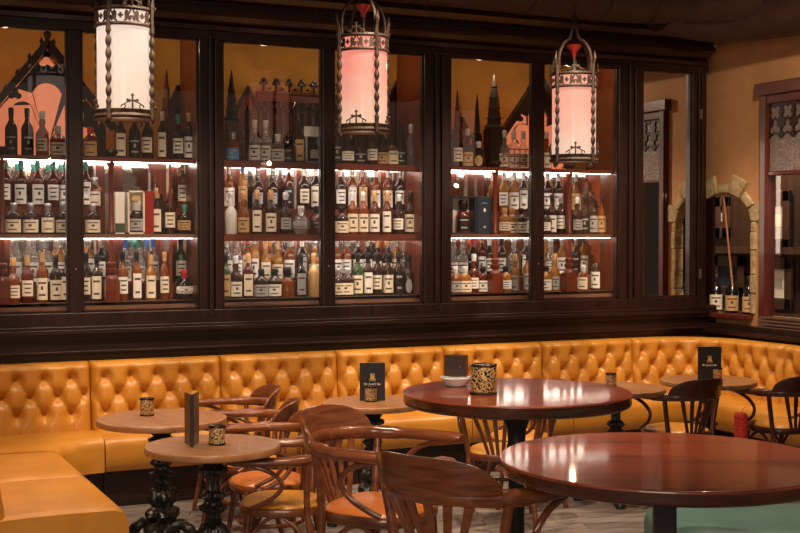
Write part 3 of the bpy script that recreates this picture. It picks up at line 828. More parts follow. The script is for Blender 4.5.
g = giftbox('bottle_carton', 477.5, 491.8, 8.74, 8.86, zm, zm + .30, NAVY, 'closed navy bottle carton with a white emblem, beside the open navy box')
MB().lathe([(0, 0), (.011, .0), (.014, .01), (.009, .03), (0, .045)], 12, (0, .008, .175)).build('emblem', WHITEP, g)
MB().box((-.025, -.0012, .245), (.025, 0, .250)).box((-.01, -.0012, .05), (.01, 0, .065)).build('printed_lines', GREYP, g)
zt_ = ZS['top'] + .002
g = giftbox('bottle_carton', 306, 321, 8.76, 8.87, zt_, zt_ + .27, GREYP, 'grey carton with a cut-out front and white lid, top shelf, third pane', BLACK)
MB().box((-.075, -.004, .20), (.075, .0, .275)).build('lid_flap', WHITEP, g)
bottle(314.5, 'bulb', 'black', 'c', 'k', 8.81, zt_ + .014, 'black bottle with cream label standing inside the grey carton, third pane', 'boxed bottle', sc=.72)
# brass gallery rails in front of the pediment of the fifth pane
Y = 8.71; xa, xb = PX(503, Y), PX(531, Y)
gr = MB()
for z_ in (.05, .11, .155):
    gr.sweep([(xa, Y, ZS['top'] + z_), (xb, Y, ZS['top'] + z_)], (.004, .004), 6)
for k in range(6): 
    x_ = xa + (xb - xa) * k / 5
    gr.sweep([(x_, Y, ZS['top'] + .001), (x_, Y, ZS['top'] + .16)], (.003, .003), 6)
tag(gr.build('gallery_rail', plain('copper_rail', (.45, .12, .07), .3, .6)), 'thin coppery gallery rail before the fifth pane top shelf bottles', 'rail')

# ------------------------------------------------------------------ hanging lanterns
def lantern(loc, rot, glass, label, chain):
    t = thing('hanging_lantern', loc, label, 'lantern', 'gothic hanging lanterns', rz=rot)
    R_ = .162
    # opal glass with closed foot
    MB().lathe([(0, .045), (R_ - .01, .045), (R_ - .004, .05), (R_ - .004, .655), (R_ - .02, .66), (0, .66)], 40).build('opal_glass', glass, t, smooth=True)
    # foot ring
    MB().lathe([(R_ - .02, .03), (R_ + .012, .025), (R_ + .018, .04), (R_ + .006, .055), (R_ + .012, .075), (R_ + .002, .08), (R_ - .002, .06)], 40).build('foot_ring', BRONZE, t, smooth=True)
    # pierced band: solid rings with scroll and cross openwork
    b = MB()
    b.lathe([(R_ - .002, .555), (R_ + .010, .555), (R_ + .013, .565), (R_ + .007, .575), (R_ - .002, .575)], 40)
    b.lathe([(R_ - .002, .645), (R_ + .007, .645), (R_ + .014, .655), (R_ + .010, .668), (R_ - .002, .668)], 40)
    rr = R_ + .004
    def cyl(a, z): return (rr * math.cos(a), rr * math.sin(a), z)
    def cline(pts, h_=.0055):
        h_ *= 1.4
        P = [Vector(cyl(a, z)) for a, z in pts]
        n0 = len(b.v)
        for p in P: pass
        b.sweep(P, (h_, .004), 4, up=(P[len(P) // 2].x, P[len(P) // 2].y, 0))
    for s_ in range(8):
        ac = s_ * pi / 4 + pi / 8
        # cross
        for (da, dz) in ((0, .016), (0, -.016), (.09, 0), (-.09, 0)):
            cline([(ac, .61), (ac + da, .61 + dz)], .006)
        for sg in (-1, 1):
            cline([(ac + sg * (.16 + .20 * u_), .61 + .028 * math.sin(u_ * 2 * pi)) for u_ in [i / 8 for i in range(9)]], .006)
            cline([(ac + sg * (.22 + .05 * math.cos(q)), .600 + .016 * math.sin(q)) for q in [i * 1.0 for i in range(6)]], .005)
            cline([(ac + sg * .12, .575), (ac + sg * .2, .59), (ac + sg * .36, .645)], .005)
    b.build('pierced_band', BRONZE, t)
    # four twisted rods
    for k in range(4):
        a = k * pi / 2 + pi / 4
        cx, cy = (R_ + .018) * math.cos(a), (R_ + .018) * math.sin(a)
        m = MB(); pts = []; sec = []
        nn = 44
        for i in range(nn):
            z_ = .07 + .50 * i / (nn - 1)
            pts.append((cx, cy, z_)); 
            tw = abs(math.sin(i / (nn - 1) * pi * 7)) if 3 < i < 40 else .6
            sec.append((.007 + .010 * tw, .007 + .010 * tw))
        m.sweep(pts, sec, 8)
        m.build('twisted_rod', BRONZE, t, smooth=True)
        # bracket foot scroll and outer spike with leaf
        s = MB()
        s.lathe([(0, -.03), (.012, -.015), (.018, 0), (.012, .02), (.016, .05), (.012, .075)], 8, (cx, cy, .02))
        s.build('foot_finial', BRONZE, t, smooth=True)
        s = MB()
        ox, oy = math.cos(a), math.sin(a)
        s.sweep([(cx, cy, .55), (cx, cy, .68), (cx + ox * .006, cy + oy * .006, .72), (cx + ox * .018, cy + oy * .018, .76), (cx + ox * .012, cy + oy * .012, .815)], [(.012, .012), (.012, .012), (.009, .009), (.010, .010), (.001, .001)], 6, up=(1, 0, 0))
        s.build('spike', BRONZE, t)
        s = MB()
        s.sweep(smoothpath([(ox * (R_ + .0), oy * (R_ + .0), .665), (ox * (R_ + .0), oy * (R_ + .0), .77), (ox * (R_ - .02), oy * (R_ - .02), .83), (ox * .10, oy * .10, .885), (ox * .045, oy * .045, .92), (ox * .03, oy * .03, .97), (ox * .018, oy * .018, 1.0)], 5), (.009, .011), 8, up=(-oy, ox, 0))
        s.build('crown_rib', BRONZE, t, smooth=True)
    # cresting above the band and little crosses at the foot
    for (zb, nm, sc_) in ((.668, 'cresting_cross', .8), (.08, 'foot_cross', 1.0)):
        for k in range(4):
            a = k * pi / 2
            Mx = Matrix.Rotation(a + pi / 2, 4, 'Z') @ Matrix.Translation((0, -(R_ + .008), zb))
            m = MB()
            def ln(pts, r_=.0042): m.sweep([Mx @ Vector((x_ * sc_, 0, z_ * sc_)) for x_, z_ in pts], (r_, r_), 6, up=(math.cos(a), math.sin(a), 0))
            ln([(0, 0), (0, .072)], .005); ln([(-.026, .045), (.026, .045)], .005)
            for (x_, z_) in ((0, .074), (-.028, .045), (.028, .045)):
                for (ex, ez) in ((.006, 0), (-.006, 0), (0, .006), (0, -.005)):
                    m.lathe([(0, -.006), (.006, 0), (0, .006)], 6, M=Mx @ Matrix.Translation(((x_ + ex) * sc_, 0, (z_ + ez) * sc_)))
            for sg in (-1, 1):
                ln([(sg * (.055 * math.cos(q) if q > .3 else .055 + .01), .004 + .035 * math.sin(q)) for q in [i * .28 for i in range(6)]])
                ln([(sg * (.052 + .012 * math.cos(q)), .010 + .010 * math.sin(q)) for q in [i * .9 for i in range(6)]], .0035)
            m.build(nm, BRONZE, t)
    MB().lathe([(0, .80), (.012, .79), (.018, .82), (.05, .862), (.052, .872), (.03, .868), (0, .862)], 20).build('red_glass_cup', REDGLASS, t, smooth=True)
    st = MB(); st.lathe([(0, .66), (.03, .66), (.02, .69), (.009, .72), (.012, .79), (0, .80)], 10)
    st.build('stem', BRONZE, t)
    MB().lathe([(.012, .98), (.03, .99), (.034, 1.01), (.022, 1.03), (.016, 1.095), (.028, 1.065), (.012, 1.085), (.006, 1.12)], 12).build('crown_boss', BRONZE, t, smooth=True)
    ch = MB(); z_ = 1.11; k = 0
    while z_ < chain - loc[2]:
        ax = Vector((1, 0, 0)) if k % 2 else Vector((0, 1, 0))
        ch.sweep([tuple(ax * (.009 * math.cos(q)) + Vector((0, 0, z_ + .018 + .02 * math.sin(q)))) for q in [i * pi / 4 for i in range(8)]], (.0028, .0028), 5, up=tuple(Vector((0, 1, 0)) if k % 2 else Vector((1, 0, 0))), closed=True)
        z_ += .032; k += 1
    ch.build('chain', BRONZE, t)
    # the lantern's warm light thrown all round, from a point below its foot
    l = bpy.data.lights.new('lantern_lamp', 'POINT'); l.energy = 1.6; l.color = (1, .68, .42); l.shadow_soft_size = .02
    lo = bpy.data.objects.new('lantern_lamp', l); C.objects.link(lo); lo.parent = t; lo.location = (0, 0, -.08)
    return t
def lan(px, d, ybot, rot, glass, label):
    p = DL(d, (px - 400) / FOC * d); z_ = CAM_Z + (235 - ybot) * d / FOC
    return lantern((p.x, p.y, z_), rot, glass, label, 4.0)
OP1 = opal('opal_cream', (.98, .74, .62), (.92, .66, .48), .84)
OP2 = opal('opal_pink', (.92, .27, .20), (.86, .56, .38), .92)
OP3 = opal('opal_rose', (.90, .34, .25), (.86, .60, .46), .92)
lan(125.5, 7.35, 124.5, -YAW + .48, OP1, 'leftmost hanging gothic lantern of cream opal glass with bronze crosses')
lan(363.5, 8.35, 137, -YAW - .25, OP2, 'middle hanging gothic lantern, pink opal glass fading to cream')
lan(573.5, 9.1, 166, -YAW - .07, OP3, 'rightmost and lowest hanging gothic lantern of rose opal glass')

# ------------------------------------------------------------------ ducts
d1 = MB()
dp = smoothpath([(2.2, 7.9, 3.66), (4.2, 8.0, 3.68), (5.6, 8.03, 3.68), (6.25, 7.85, 3.69), (6.75, 7.35, 3.68), (7.1, 6.5, 3.72)], 8)
d1.sweep(dp, (.29, .29), 28)
for i in range(3, len(dp) - 1, 4):
    a_ = dp[i]; b_ = dp[i] + (dp[i + 1] - dp[i]).normalized() * .025
    d1.sweep([a_, b_], (.297, .297), 28)
vd = thing('ventilation_ducts', (4.2, 8.0, 3.99), 'pair of large round brown ventilation ducts running above the cabinet and right wall', 'duct')
o = d1.build('main_run', DUCT, vd, smooth=True); o.location = -Vector(vd.location)
d2 = MB(); dp = [(6.72, 9.0, 3.66), (6.66, 8.3, 3.66), (6.66, 7.4, 3.66), (6.66, 6.2, 3.66)]
d2.sweep(smoothpath([(6.1, 8.06, 3.62), (6.55, 7.98, 3.56), (6.74, 7.4, 3.53), (6.76, 6.2, 3.53)], 6), (.27, .27), 28)  # separate second duct, overlapping the main one and grouped with it
o = d2.build('second_duct', DUCT, vd, smooth=True); o.location = -Vector(vd.location)

# ------------------------------------------------------------------ banquettes
BT, SH, ST0 = .90, .45, .235          # back top, seat height, bottom of the leather
SP, RZ, Z1 = .176, .115, .800
def tuft(s_, L, z):
    p = (s_ - SP / 2) / SP; q = (Z1 - z) / RZ
    if q < 0:
        f = abs(math.sin(pi * p)); f = f ** .55 * (.55 + .45 * 1) ; f0 = abs(math.sin(pi * p)) * abs(math.sin(pi * p)); k_ = min(1, -q / .6)
        f = (math.sqrt(abs(math.sin(pi * p)) ** 2)) ** .9 
        f = f * (1 - k_) + (.35 + .65 * abs(math.sin(pi * p)) ** .5) * k_
    elif q > 2:
        f = abs(math.sin(pi * p)); k_ = min(1, (q - 2) / .6); f = f * (1 - k_) + (.35 + .65 * abs(math.sin(pi * p)) ** .5) * k_
    else: f = math.sqrt(abs(math.sin(pi * (p + q / 2))) * abs(math.sin(pi * (p - q / 2))))
    # nearest button
    d = 9
    for rq in (0, 1, 2):
        off = 0 if rq % 2 == 0 else .5
        pn = round(p - off) + off
        if -.3 < pn * SP + SP / 2 < L + .3:
            d = min(d, math.hypot((p - pn) * SP, (q - rq) * RZ))
    h = .030 * f + .036 * (1 - math.exp(-(d / .034) ** 2))
    e = min(s_, L - s_)
    h *= (1 - math.exp(-(max(e, 0) / .022))) * .9 + .1
    e2 = BT - z
    h -= .035 * max(0, 1 - e2 / .035) ** 2
    return h
def path_eval(path, s_):
    acc = 0
    for i in range(len(path) - 1):
        a, b = Vector(path[i]), Vector(path[i + 1]); l = (b - a).length
        if s_ <= acc + l + 1e-9 or i == len(path) - 2:
            t_ = (b - a) / l; return a + t_ * (s_ - acc), t_
        acc += l
def plen(path): return sum((Vector(path[i + 1]) - Vector(path[i])).length for i in range(len(path) - 1))
def banquette(path, label, depth=.50, seatpoly=None, fullback=True, seat=True, plinth=None):
    """path: plan polyline of the back face, the seat lies to its right hand side (towards the room)"""
    L = plen(path); p0, _ = path_eval(path, L / 2)
    t = thing('banquette_section', (p0.x, p0.y, 0), label, 'bench', 'mustard leather banquettes')
    O = Vector((p0.x, p0.y, 0))
    def nrm(s_):
        e = .03
        a, _ = path_eval(path, max(0, s_ - e)); b, _ = path_eval(path, min(L, s_ + e)); d = (b - a).normalized()
        return Vector((d.y, -d.x))
    ns_ = max(2, int(L / .0105)); A = []; B = []
    for i in range(ns_ + 1):
        s_ = L * i / ns_; c, _ = path_eval(path, s_); n_ = nrm(s_); ra_, rb_ = [], []
        for j in range(45):
            z = .40 + (BT - .40) * j / 44
            h = tuft(s_, L, z) 
            lean = .05 * (1 - (z - .4) / .5)
            q = c + n_ * (h + lean)
            ra_.append(Vector((q.x, q.y, z)) - O); q = c - n_ * .085; rb_.append(Vector((q.x, q.y, z)) - O)
        A.append(ra_); B.append(rb_)
    m = MB().slab(A, B); bk_ = m.build('tufted_backrest', LEATHER, t, smooth=True)
    for rq in (0, 1, 2):
        z = Z1 - rq * RZ; kk = 0
        while True:
            s_ = SP / 2 + (kk + (0 if rq % 2 == 0 else .5)) * SP; kk += 1
            if s_ > L - .04: break
            if z < SH + .03: continue
            c, _ = path_eval(path, s_); n_ = nrm(s_); lean = .05 * (1 - (z - .4) / .5)
            q = c + n_ * (lean + .001)
            b_ = MB().lathe([(0, -.004), (.011, -.002), (.011, .002), (.008, .006), (0, .0075)], 10, M=Matrix.Rotation(math.atan2(n_.y, n_.x), 4, 'Z') @ Matrix.Rotation(pi / 2, 4, 'Y'))
            o = b_.build('button', LEATHER, t, smooth=True); o.location = Vector((q.x, q.y, z)) - O
    if seat: seat_from(t, O, path, depth)
    return t, O
def seat_from(t, O, path, depth):
    L = plen(path); n = max(2, int(L / .04)); rows = []
    prof = [(.0, SH - .02), (.02, SH - .004), (.10, SH + .006), (depth * .5, SH + .010), (depth - .07, SH + .006), (depth - .03, SH - .004), (depth - .006, SH - .03), (depth, SH - .06), (depth + .004, SH - .12), (depth, ST0 + .01), (depth - .01, ST0), (.0, ST0)]
    for i in range(n + 1):
        s_ = L * i / n; e = .03
        a, _ = path_eval(path, max(0, s_ - e)); b, _ = path_eval(path, min(L, s_ + e)); d = (b - a).normalized(); n_ = Vector((d.y, -d.x)); c, _ = path_eval(path, s_)
        k_ = min(s_, L - s_) / .02; sag = .010 * max(0, 1 - k_)
        rows.append([Vector(((c + n_ * u_).x, (c + n_ * u_).y, z_ - (sag if z_ > SH - .1 else 0))) - O for u_, z_ in prof])
    m = MB(); m.grid(rows)
    n0 = len(prof)
    m.face(tuple(range(n0))); m.face(tuple((n) * n0 + j for j in reversed(range(n0))))
    m.build('seat', LEATHER, t, smooth=True)
    pr = MB(); P1 = []; 
    rows = []
    for i in range(n + 1):
        s_ = L * i / n; e = .03
        a, _ = path_eval(path, max(0, s_ - e)); b, _ = path_eval(path, min(L, s_ + e)); d = (b - a).normalized(); n_ = Vector((d.y, -d.x)); c, _ = path_eval(path, s_)
        rows.append([Vector(((c + n_ * u_).x, (c + n_ * u_).y, z_)) - O for u_, z_ in ((.02, ST0), (depth - .06, ST0), (depth - .06, .03), (depth - .045, .03), (depth - .045, 0), (.02, 0))])
    pr.grid(rows); pr.face(tuple(range(6))); pr.face(tuple(n * 6 + j for j in reversed(range(6))))
    pr.build('plinth', DARKWOODH, t)
YBK = 8.45
g_ = .004
seams = [1.693, 2.594, 3.478, 4.356, 5.227, 6.088]
desc = ['second', 'third', 'fourth', 'fifth', 'sixth']
labs = ['tufted mustard banquette section behind the leftmost small round table',
        'tufted mustard banquette section behind the stacked-up row of armchairs',
        'tufted mustard banquette section behind the table with the standing menu',
        'tufted mustard banquette section behind the high round mahogany table',
        'tufted mustard banquette section left of the right-hand corner section']
for i in range(5):
    banquette([(seams[i] + g_, YBK), (seams[i + 1] - g_, YBK)], labs[i], .47)
# right corner section and the one on the right wall
rc = .55; xr = 6.82
arc = [(seams[5] + g_, YBK)] + [(xr - rc + rc * math.sin(a), YBK - rc + rc * math.cos(a)) for a in [pi / 2 * i / 10 for i in range(11)]] + [(xr, 7.44 + g_)]
banquette(arc, 'curved corner banquette section in mustard leather under the arch', .45)
banquette([(xr, 7.44 - g_), (xr, 6.5)], 'mustard banquette section against the right wall beside the slats', .45)
# left corner and left run; the corner seat is its own outline with a rounded inside corner
xl = .70
arcl = [(xl, 7.66 + g_)] + [(xl + .35 - .35 * math.cos(a), YBK - .35 + .35 * math.sin(a)) for a in [pi / 2 * i / 8 for i in range(9)]] + [(seams[0] - g_, YBK)]
t, O = banquette(arcl, 'curved left corner banquette section in mustard leather', seat=False)
def poly_seat(t, O, outer_fn, name_top):
    pass
ri = .325; xs = 1.36; ys = 7.98
inner = [(xs, 7.66 + g_)] + [(xs + ri - ri * math.cos(a), ys - ri + ri * math.sin(a)) for a in [pi / 2 * i / 10 for i in range(11)]]
inner = [(xs, 7.66 + g_), (xs, 7.62 + .02)] if False else inner
inner += [(seams[0] - g_, ys)]
back_ = [(xl, 7.66 + g_), (xl, 8.0), (xl + .1, YBK - .12), (xl + .34, YBK), (1.5, YBK), (seams[0] - g_, YBK)]
def resample(P, n):
    L = plen(P); return [path_eval(P, L * i / n)[0] for i in range(n + 1)]
ia, ba = resample(inner, 24), resample(back_, 24)
prof = [(0, -.02), (.05, 0), (.3, .008), (.6, .010), (.85, .006), (.95, -.004), (.985, -.03)]
rows = [[Vector(((b_.lerp(a_, u_)).x, (b_.lerp(a_, u_)).y, SH + dz)) - O for u_, dz in prof] + [Vector((a_.x, a_.y, SH - .06)) - O, Vector((a_.x, a_.y, ST0)) - O, Vector((b_.x, b_.y, ST0)) - O] for a_, b_ in zip(ia, ba)]
m = MB().grid(rows); m.face(tuple(range(10))); m.face(tuple(24 * 10 + j for j in reversed(range(10)))); m.build('seat', LEATHER, t, smooth=True)
rows = [[Vector(((b_.lerp(a_, u_)).x, (b_.lerp(a_, u_)).y, z_)) - O for u_, z_ in ((0, ST0), (.9, ST0), (.9, 0), (0, 0))] for a_, b_ in zip(ia, ba)]
m = MB().grid(rows); m.face((0, 1, 2, 3)); m.face((24 * 4 + 3, 24 * 4 + 2, 24 * 4 + 1, 24 * 4)); m.build('plinth', DARKWOODH, t)
# section 2's seat starts at 1.80, the corner's ends there: neighbours meet at the photographed seam
banquette([(xl, 6.80 + g_), (xl, 7.66 - g_)], 'mustard banquette section on the left run next to the corner', .66)
banquette([(xl, 5.90), (xl, 6.80 - g_)], 'nearest mustard banquette section at the left edge, its end rounded', .66)

# ------------------------------------------------------------------ tables
def iron_base(t, h):
    def mod(a, z): return .86 + .10 * math.cos(4 * a) * (1 if z < h * .75 else .4) + .07 * math.cos(8 * a + z * 90) + .05 * math.cos(16 * a - z * 160)
    k_ = h / .70
    prof = [(0, .10), (.09, .11), (.105, .14), (.07, .17), (.085, .20), (.10, .215), (.095, .24), (.06, .26), (.075, .285), (.088, .32), (.075, .35), (.04, .375), (.05, .385), (.036, .40), (.04, .42), (.07, .435), (.078, .445), (.05, .46), (.042, .48), (.065, .50), (.06, .515), (.036, .53), (.034, .57), (.045, .60), (.075, .615), (.08, .63), (.05, .645), (.06, .66), (.085, .68), (.09, .70), (0, .70)]
    def mod(a, z):
        low = 1 if z < h * .75 else .5
        return .88 + low * (.09 * math.cos(4 * a) + .11 * math.cos(8 * a) * math.cos(z * 75)) + .06 * math.cos(16 * a + z * 40)
    fine = []
    for (r0, z0), (r1, z1) in zip(prof, prof[1:]):
        for q in range(3): u_ = q / 3; fine.append((r0 + (r1 - r0) * (u_ * u_ * (3 - 2 * u_)), (z0 + (z1 - z0) * u_) * k_))
    fine.append((prof[-1][0], prof[-1][1] * k_))
    MB().lathe(fine, 72, mod=mod).build('cast_iron_pedestal', IRON, t, smooth=True)
    for k in range(4):
        a = k * pi / 2 + pi / 4; c, s_ = math.cos(a), math.sin(a)
        m = MB()
        pts = smoothpath([(c * .05, s_ * .05, .155), (c * .11, s_ * .11, .165), (c * .17, s_ * .17, .12), (c * .20, s_ * .20, .055), (c * .235, s_ * .235, .024), (c * .265, s_ * .265, .022)], 4)
        m.sweep(pts, [(.030 + .010 * math.sin(i * 1.3), .030 + .004 * math.sin(i * 2)) for i in range(len(pts))][:-1] + [(.016, .014)], 10)
        m.lathe([(0, 0), (.03, .0), (.034, .02), (.02, .04), (0, .045)], 10, (c * .245, s_ * .245, 0))
        m.build('claw_foot', IRON, t, smooth=True)
    b = MB()
    for k in range(2):
        Mx = Matrix.Rotation(k * pi / 2 + .3, 4, 'Z'); b.box((-.17, -.02, h - .001), (.17, .02, h + .009), Mx)
    b.build('bracket_cross', IRON, t)
def disc(r, z0, z1, e=.006):
    return [(0, z0), (r - e, z0), (r - e * .3, z0 + e * .3), (r, z0 + e), (r, z1 - e), (r - e * .3, z1 - e * .3), (r - e, z1), (r - e - .003, z1), (r - e - .02, z1), (0, z1)]
def small_table(d, lat, r, label, rz=0):
    p = DL(d, lat)
    t = thing('pedestal_table', (p.x, p.y, 0), label, 'table', 'small round tables on cast iron bases', rz)
    MB().lathe(disc(r, .715, .75), 64).build('round_top', OAK, t, smooth=True)
    iron_base(t, .705)
    return t, p
T1, P1 = small_table(6.83, -1.305, .352, 'leftmost small round oak table with ornate black iron base by the corner', .2)
T2, P2 = small_table(5.95, -.895, .322, 'small round oak table carrying an upright wooden menu, nearest the left', .5)
T3, P3 = small_table(7.49, -.165, .305, 'small round oak table with a standing black menu, in mid picture', .4)
T4, P4 = small_table(8.20, 1.42, .325, 'small round oak table partly behind the high mahogany table', .3)
T5, P5 = small_table(8.62, 2.13, .33, 'farthest small round oak table with a standing black menu at right', .1)
def high_table(d, lat, r, label, square, rz):
    p = DL(d, lat); z1 = 1.077 if square else 1.065; TH = .046 if square else .055
    t = thing('high_table', (p.x, p.y, 0), label, 'table', 'high round mahogany tables', rz)
    MB().lathe([(0, z1 - .008), (r, z1 - .008), (r, z1 - .003), (r - .003, z1), (r - .004, z1), (r - .02, z1), (0, z1)], 96).build('polished_top', MAHTOP, t, smooth=True)
    MB().lathe([(0, z1 - TH), (r - .014, z1 - TH), (r - .006, z1 - TH + .004), (r - .002, z1 - TH + .012), (r - .002, z1 - .0085), (0, z1 - .0085)], 96).build('moulded_edge', MAHEDGE, t, smooth=True)
    if square:
        m = MB().box((-.032, -.032, .03), (.032, .032, z1 - TH - .02)).box((-.12, -.12, z1 - TH - .02), (.12, .12, z1 - TH))
        m.build('post', BLACK, t, bevel=.004)
    else:
        MB().lathe([(.036, .03), (.036, .80), (.045, .82), (.038, .84), (.042, .90), (.07, .97), (.085, .995), (.085, z1 - TH)], 24).build('post', BLACK, t, smooth=True)
    MB().lathe([(0, 0), (.27, 0), (.275, .01), (.26, .02), (.05, .035), (0, .035)], 40).build('base_disc', BLACK, t, smooth=True)
    return t, p
HT1, HP1 = high_table(5.47, .512, .500, 'high round polished mahogany table carrying the large brass candle holder', False, YAW * 0 + .15)
HT2, HP2 = high_table(3.76, .800, .498, 'nearest high round polished mahogany table in the lower right corner', True, -.5)

# ------------------------------------------------------------------ captain's chairs
def chair(hs, d, lat, face, label, group, seatmat=LEATHER, wood=CHAIRWOOD, high=False):
    """face: facing direction in camera terms, degrees; 0 = to the right, 90 = away from the camera, 180 = left"""
    p = DL(d, lat)
    fa = math.radians(face)
    fv = R * math.cos(fa) + Vector((math.sin(YAW), math.cos(YAW), 0)) * math.sin(fa)
    rz = math.atan2(fv.y, fv.x) - pi / 2
    t = thing('captains_chair', (p.x, p.y, 0), label, 'chair', group, rz)
    sr = .215
    def sq(a, r): # rounded seat plan, slightly squared front
        f = 1 + .05 * math.cos(4 * a - pi) 
        return (r * f * math.cos(a), r * f * math.sin(a) + .01)
    # seat ring
    m = MB(); n = 40
    m.sweep([(*sq(2 * pi * i / n, sr - .012), hs - .045) for i in range(n)], (.014, .022), 8, closed=True)
    m.build('seat_frame', wood, t, smooth=True)
    # padded seat
    rows = []
    pr = [(0, .0), (.5, -.001), (.8, -.006), (.93, -.016), (1.0, -.032), (1.0, -.046), (.9, -.052), (0, -.052)]
    m = MB()
    rows = [[Vector((*sq(2 * pi * i / n, (sr - .004) * u_), hs + dz + .008 * (1 - u_))) for u_, dz in pr] for i in range(n + 1)]
    m.grid(rows); m.build('leather_seat', seatmat, t, smooth=True)
    # bow: arms and back rail in one bent piece
    ab = hs + .215
    path = []
    side = [(.262, .235), (.270, .16), (.274, .06), (.268, -.04)]
    for x_, y_ in side: path.append((x_, y_, ab))
    for i in range(1, 16):
        a = -.15 - (pi - .30) * i / 16
        path.append((.270 * math.cos(a), .005 + .270 * math.sin(a), ab + .006 * math.sin(pi * i / 16)))
    for x_, y_ in reversed(side): path.append((-x_, y_, ab))
    sec = []
    for i in range(len(path)):
        e = min(i, len(path) - 1 - i)
        sec.append((.032 if e == 0 else .039 if e < 3 else .026 if e < 6 else .017, (.014 if e < 1 else .022) if e < 4 else .027))
    MB().sweep(smoothpath(path, 2), [sec[min(i // 2, len(sec) - 1)] for i in range(2 * (len(path) - 1) + 1)], 12).build('arm_bow', wood, t, smooth=True)
    # crest rail
    A, B = [], []
    nn = 28
    for i in range(nn + 1):
        u_ = -1 + 2 * i / nn; a = -pi / 2 + u_ * math.radians(55)
        hh = .022 + .100 * (1 - abs(u_) ** 3.4) ** .7
        ra_, rb_ = [], []
        for j in range(8):
            v_ = j / 7; lean = .030 * v_ * (hh / .122)
            z_ = ab - .014 + (hh + .014) * v_
            th = .011 * (1 if v_ < .9 else .55)
            ra_.append(((.270 + lean - th) * math.cos(a), .005 + (.270 + lean - th) * math.sin(a), z_))
            rb_.append(((.270 + lean + th) * math.cos(a), .005 + (.270 + lean + th) * math.sin(a), z_))
        A.append(ra_); B.append(rb_)
    MB().slab(A, B).build('crest_rail', CRESTWOOD if wood is CHAIRWOOD else wood, t, smooth=True)
    # fan of slats
    for k in range(6):
        u_ = (k - 2.5) / 2.5
        a1 = -pi / 2 + u_ * .62; a0 = -pi / 2 + u_ * .36
        p0 = ((sr - .02) * math.cos(a0), .01 + (sr - .02) * math.sin(a0), hs - .03)
        p1 = (.268 * math.cos(a1), .005 + .268 * math.sin(a1), ab - .008)
        pm = tuple((p0[q] + p1[q]) / 2 + ((math.cos(a1) * -.006, math.sin(a1) * -.006, 0)[q]) for q in range(3))
        MB().sweep([p0, pm, p1], [(.011, .006), (.013, .006), (.016, .006)], 6, up=(math.cos(a1), math.sin(a1), 0)).build('slat', wood, t, smooth=True)
    # bent loops below the arms
    for s_ in (-1, 1):
        lp = smoothpath([(s_ * .262, .20, ab - .012), (s_ * .266, .12, ab - .022), (s_ * .262, .03, ab - .055), (s_ * .250, -.015, ab - .11), (s_ * .232, .02, ab - .17), (s_ * .218, .09, ab - .212), (s_ * .205, .13, ab - .232)], 4)
        MB().sweep(lp, (.011, .011), 8).build('arm_loop', wood, t, smooth=True)
    # legs: the rear pair run up to the bow
    for s_ in (-1, 1):
        MB().sweep(smoothpath([(s_ * .236, -.135, ab - .008), (s_ * .195, -.13, hs - .04), (s_ * .195, -.17, hs * .45), (s_ * .215, -.235, 0)], 5), (.016, .016), 10).build('leg', wood, t, smooth=True)
        MB().sweep(smoothpath([(s_ * .150, .155, hs - .045), (s_ * .165, .175, hs * .5), (s_ * .185, .215, 0)], 4), [(.018 - .0006 * i, .018 - .0006 * i) for i in range(9)], 10).build('leg', wood, t, smooth=True)
    # bentwood hoops under the seat and ring stretcher
    zr = hs - .24 if not high else .30
    def inset(zq): return 0
    m = MB(); rr_ = .178
    m.sweep([(rr_ * math.cos(2 * pi * i / 32), rr_ * math.sin(2 * pi * i / 32) - .01, zr) for i in range(32)], (.011, .011), 8, closed=True)
    m.build('ring_stretcher', wood, t, smooth=True)
    for k, (xa_, ya_, xb_, yb_) in enumerate(((-.165, .175, .165, .175), (-.19, -.14, -.165, .175), (.19, -.14, .165, .175))):
        m = MB(); zt__ = hs - .07; zb_ = hs - .22
        m.sweep(smoothpath([(xa_, ya_, zb_), (xa_ * .8 + xb_ * .2, ya_ * .8 + yb_ * .2, zb_ + .10), ((xa_ + xb_) / 2, (ya_ + yb_) / 2, zt__ + .005), (xa_ * .2 + xb_ * .8, ya_ * .2 + yb_ * .8, zb_ + .10), (xb_, yb_, zb_)], 4), (.009, .009), 8, up=(0, 1, 0) if k else (0, 0, 1))
        m.build('hoop_brace', wood, t, smooth=True)
    if high:
        m = MB()
        m.sweep([(-.175, .195, .24), (.175, .195, .24)], (.012, .018), 8); m.build('foot_rail', wood, t, smooth=True)
    return t
LG = 'low captain\'s chairs around the small tables'; HG = 'high captain\'s chairs'
chair(.46, 7.80, -1.05, 198, 'farthest of the four armchairs facing left beside the menu table', LG)
chair(.46, 7.24, -.88, 180, 'second farthest of the four armchairs facing left, crest tilted', LG)
chair(.46, 6.70, -.70, 200, 'armchair with tan leather seat behind the mustard-seated one at left', LG, LEATHERTAN)
chair(.46, 6.16, -.575, 180, 'armchair with mustard leather seat, nearest of the four facing left', LG)
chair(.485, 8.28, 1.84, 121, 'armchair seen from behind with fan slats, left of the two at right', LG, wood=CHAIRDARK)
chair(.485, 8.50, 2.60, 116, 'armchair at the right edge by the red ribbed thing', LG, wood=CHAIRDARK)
chair(.46, 8.15, .80, 190, 'armchair behind the far edge of the high mahogany table', LG)
chair(.46, 7.62, .62, 84, 'armchair with fan slats seen below the high mahogany table top', LG)
chair(.735, 4.78, -.085, -29, 'high armchair with tan leather seat in the foreground, facing right', HG, LEATHERTAN, high=True)
chair(.775, 3.83, .22, 50, 'nearest high armchair seen from behind, its arm under the near table', HG, LEATHERTAN, high=True)

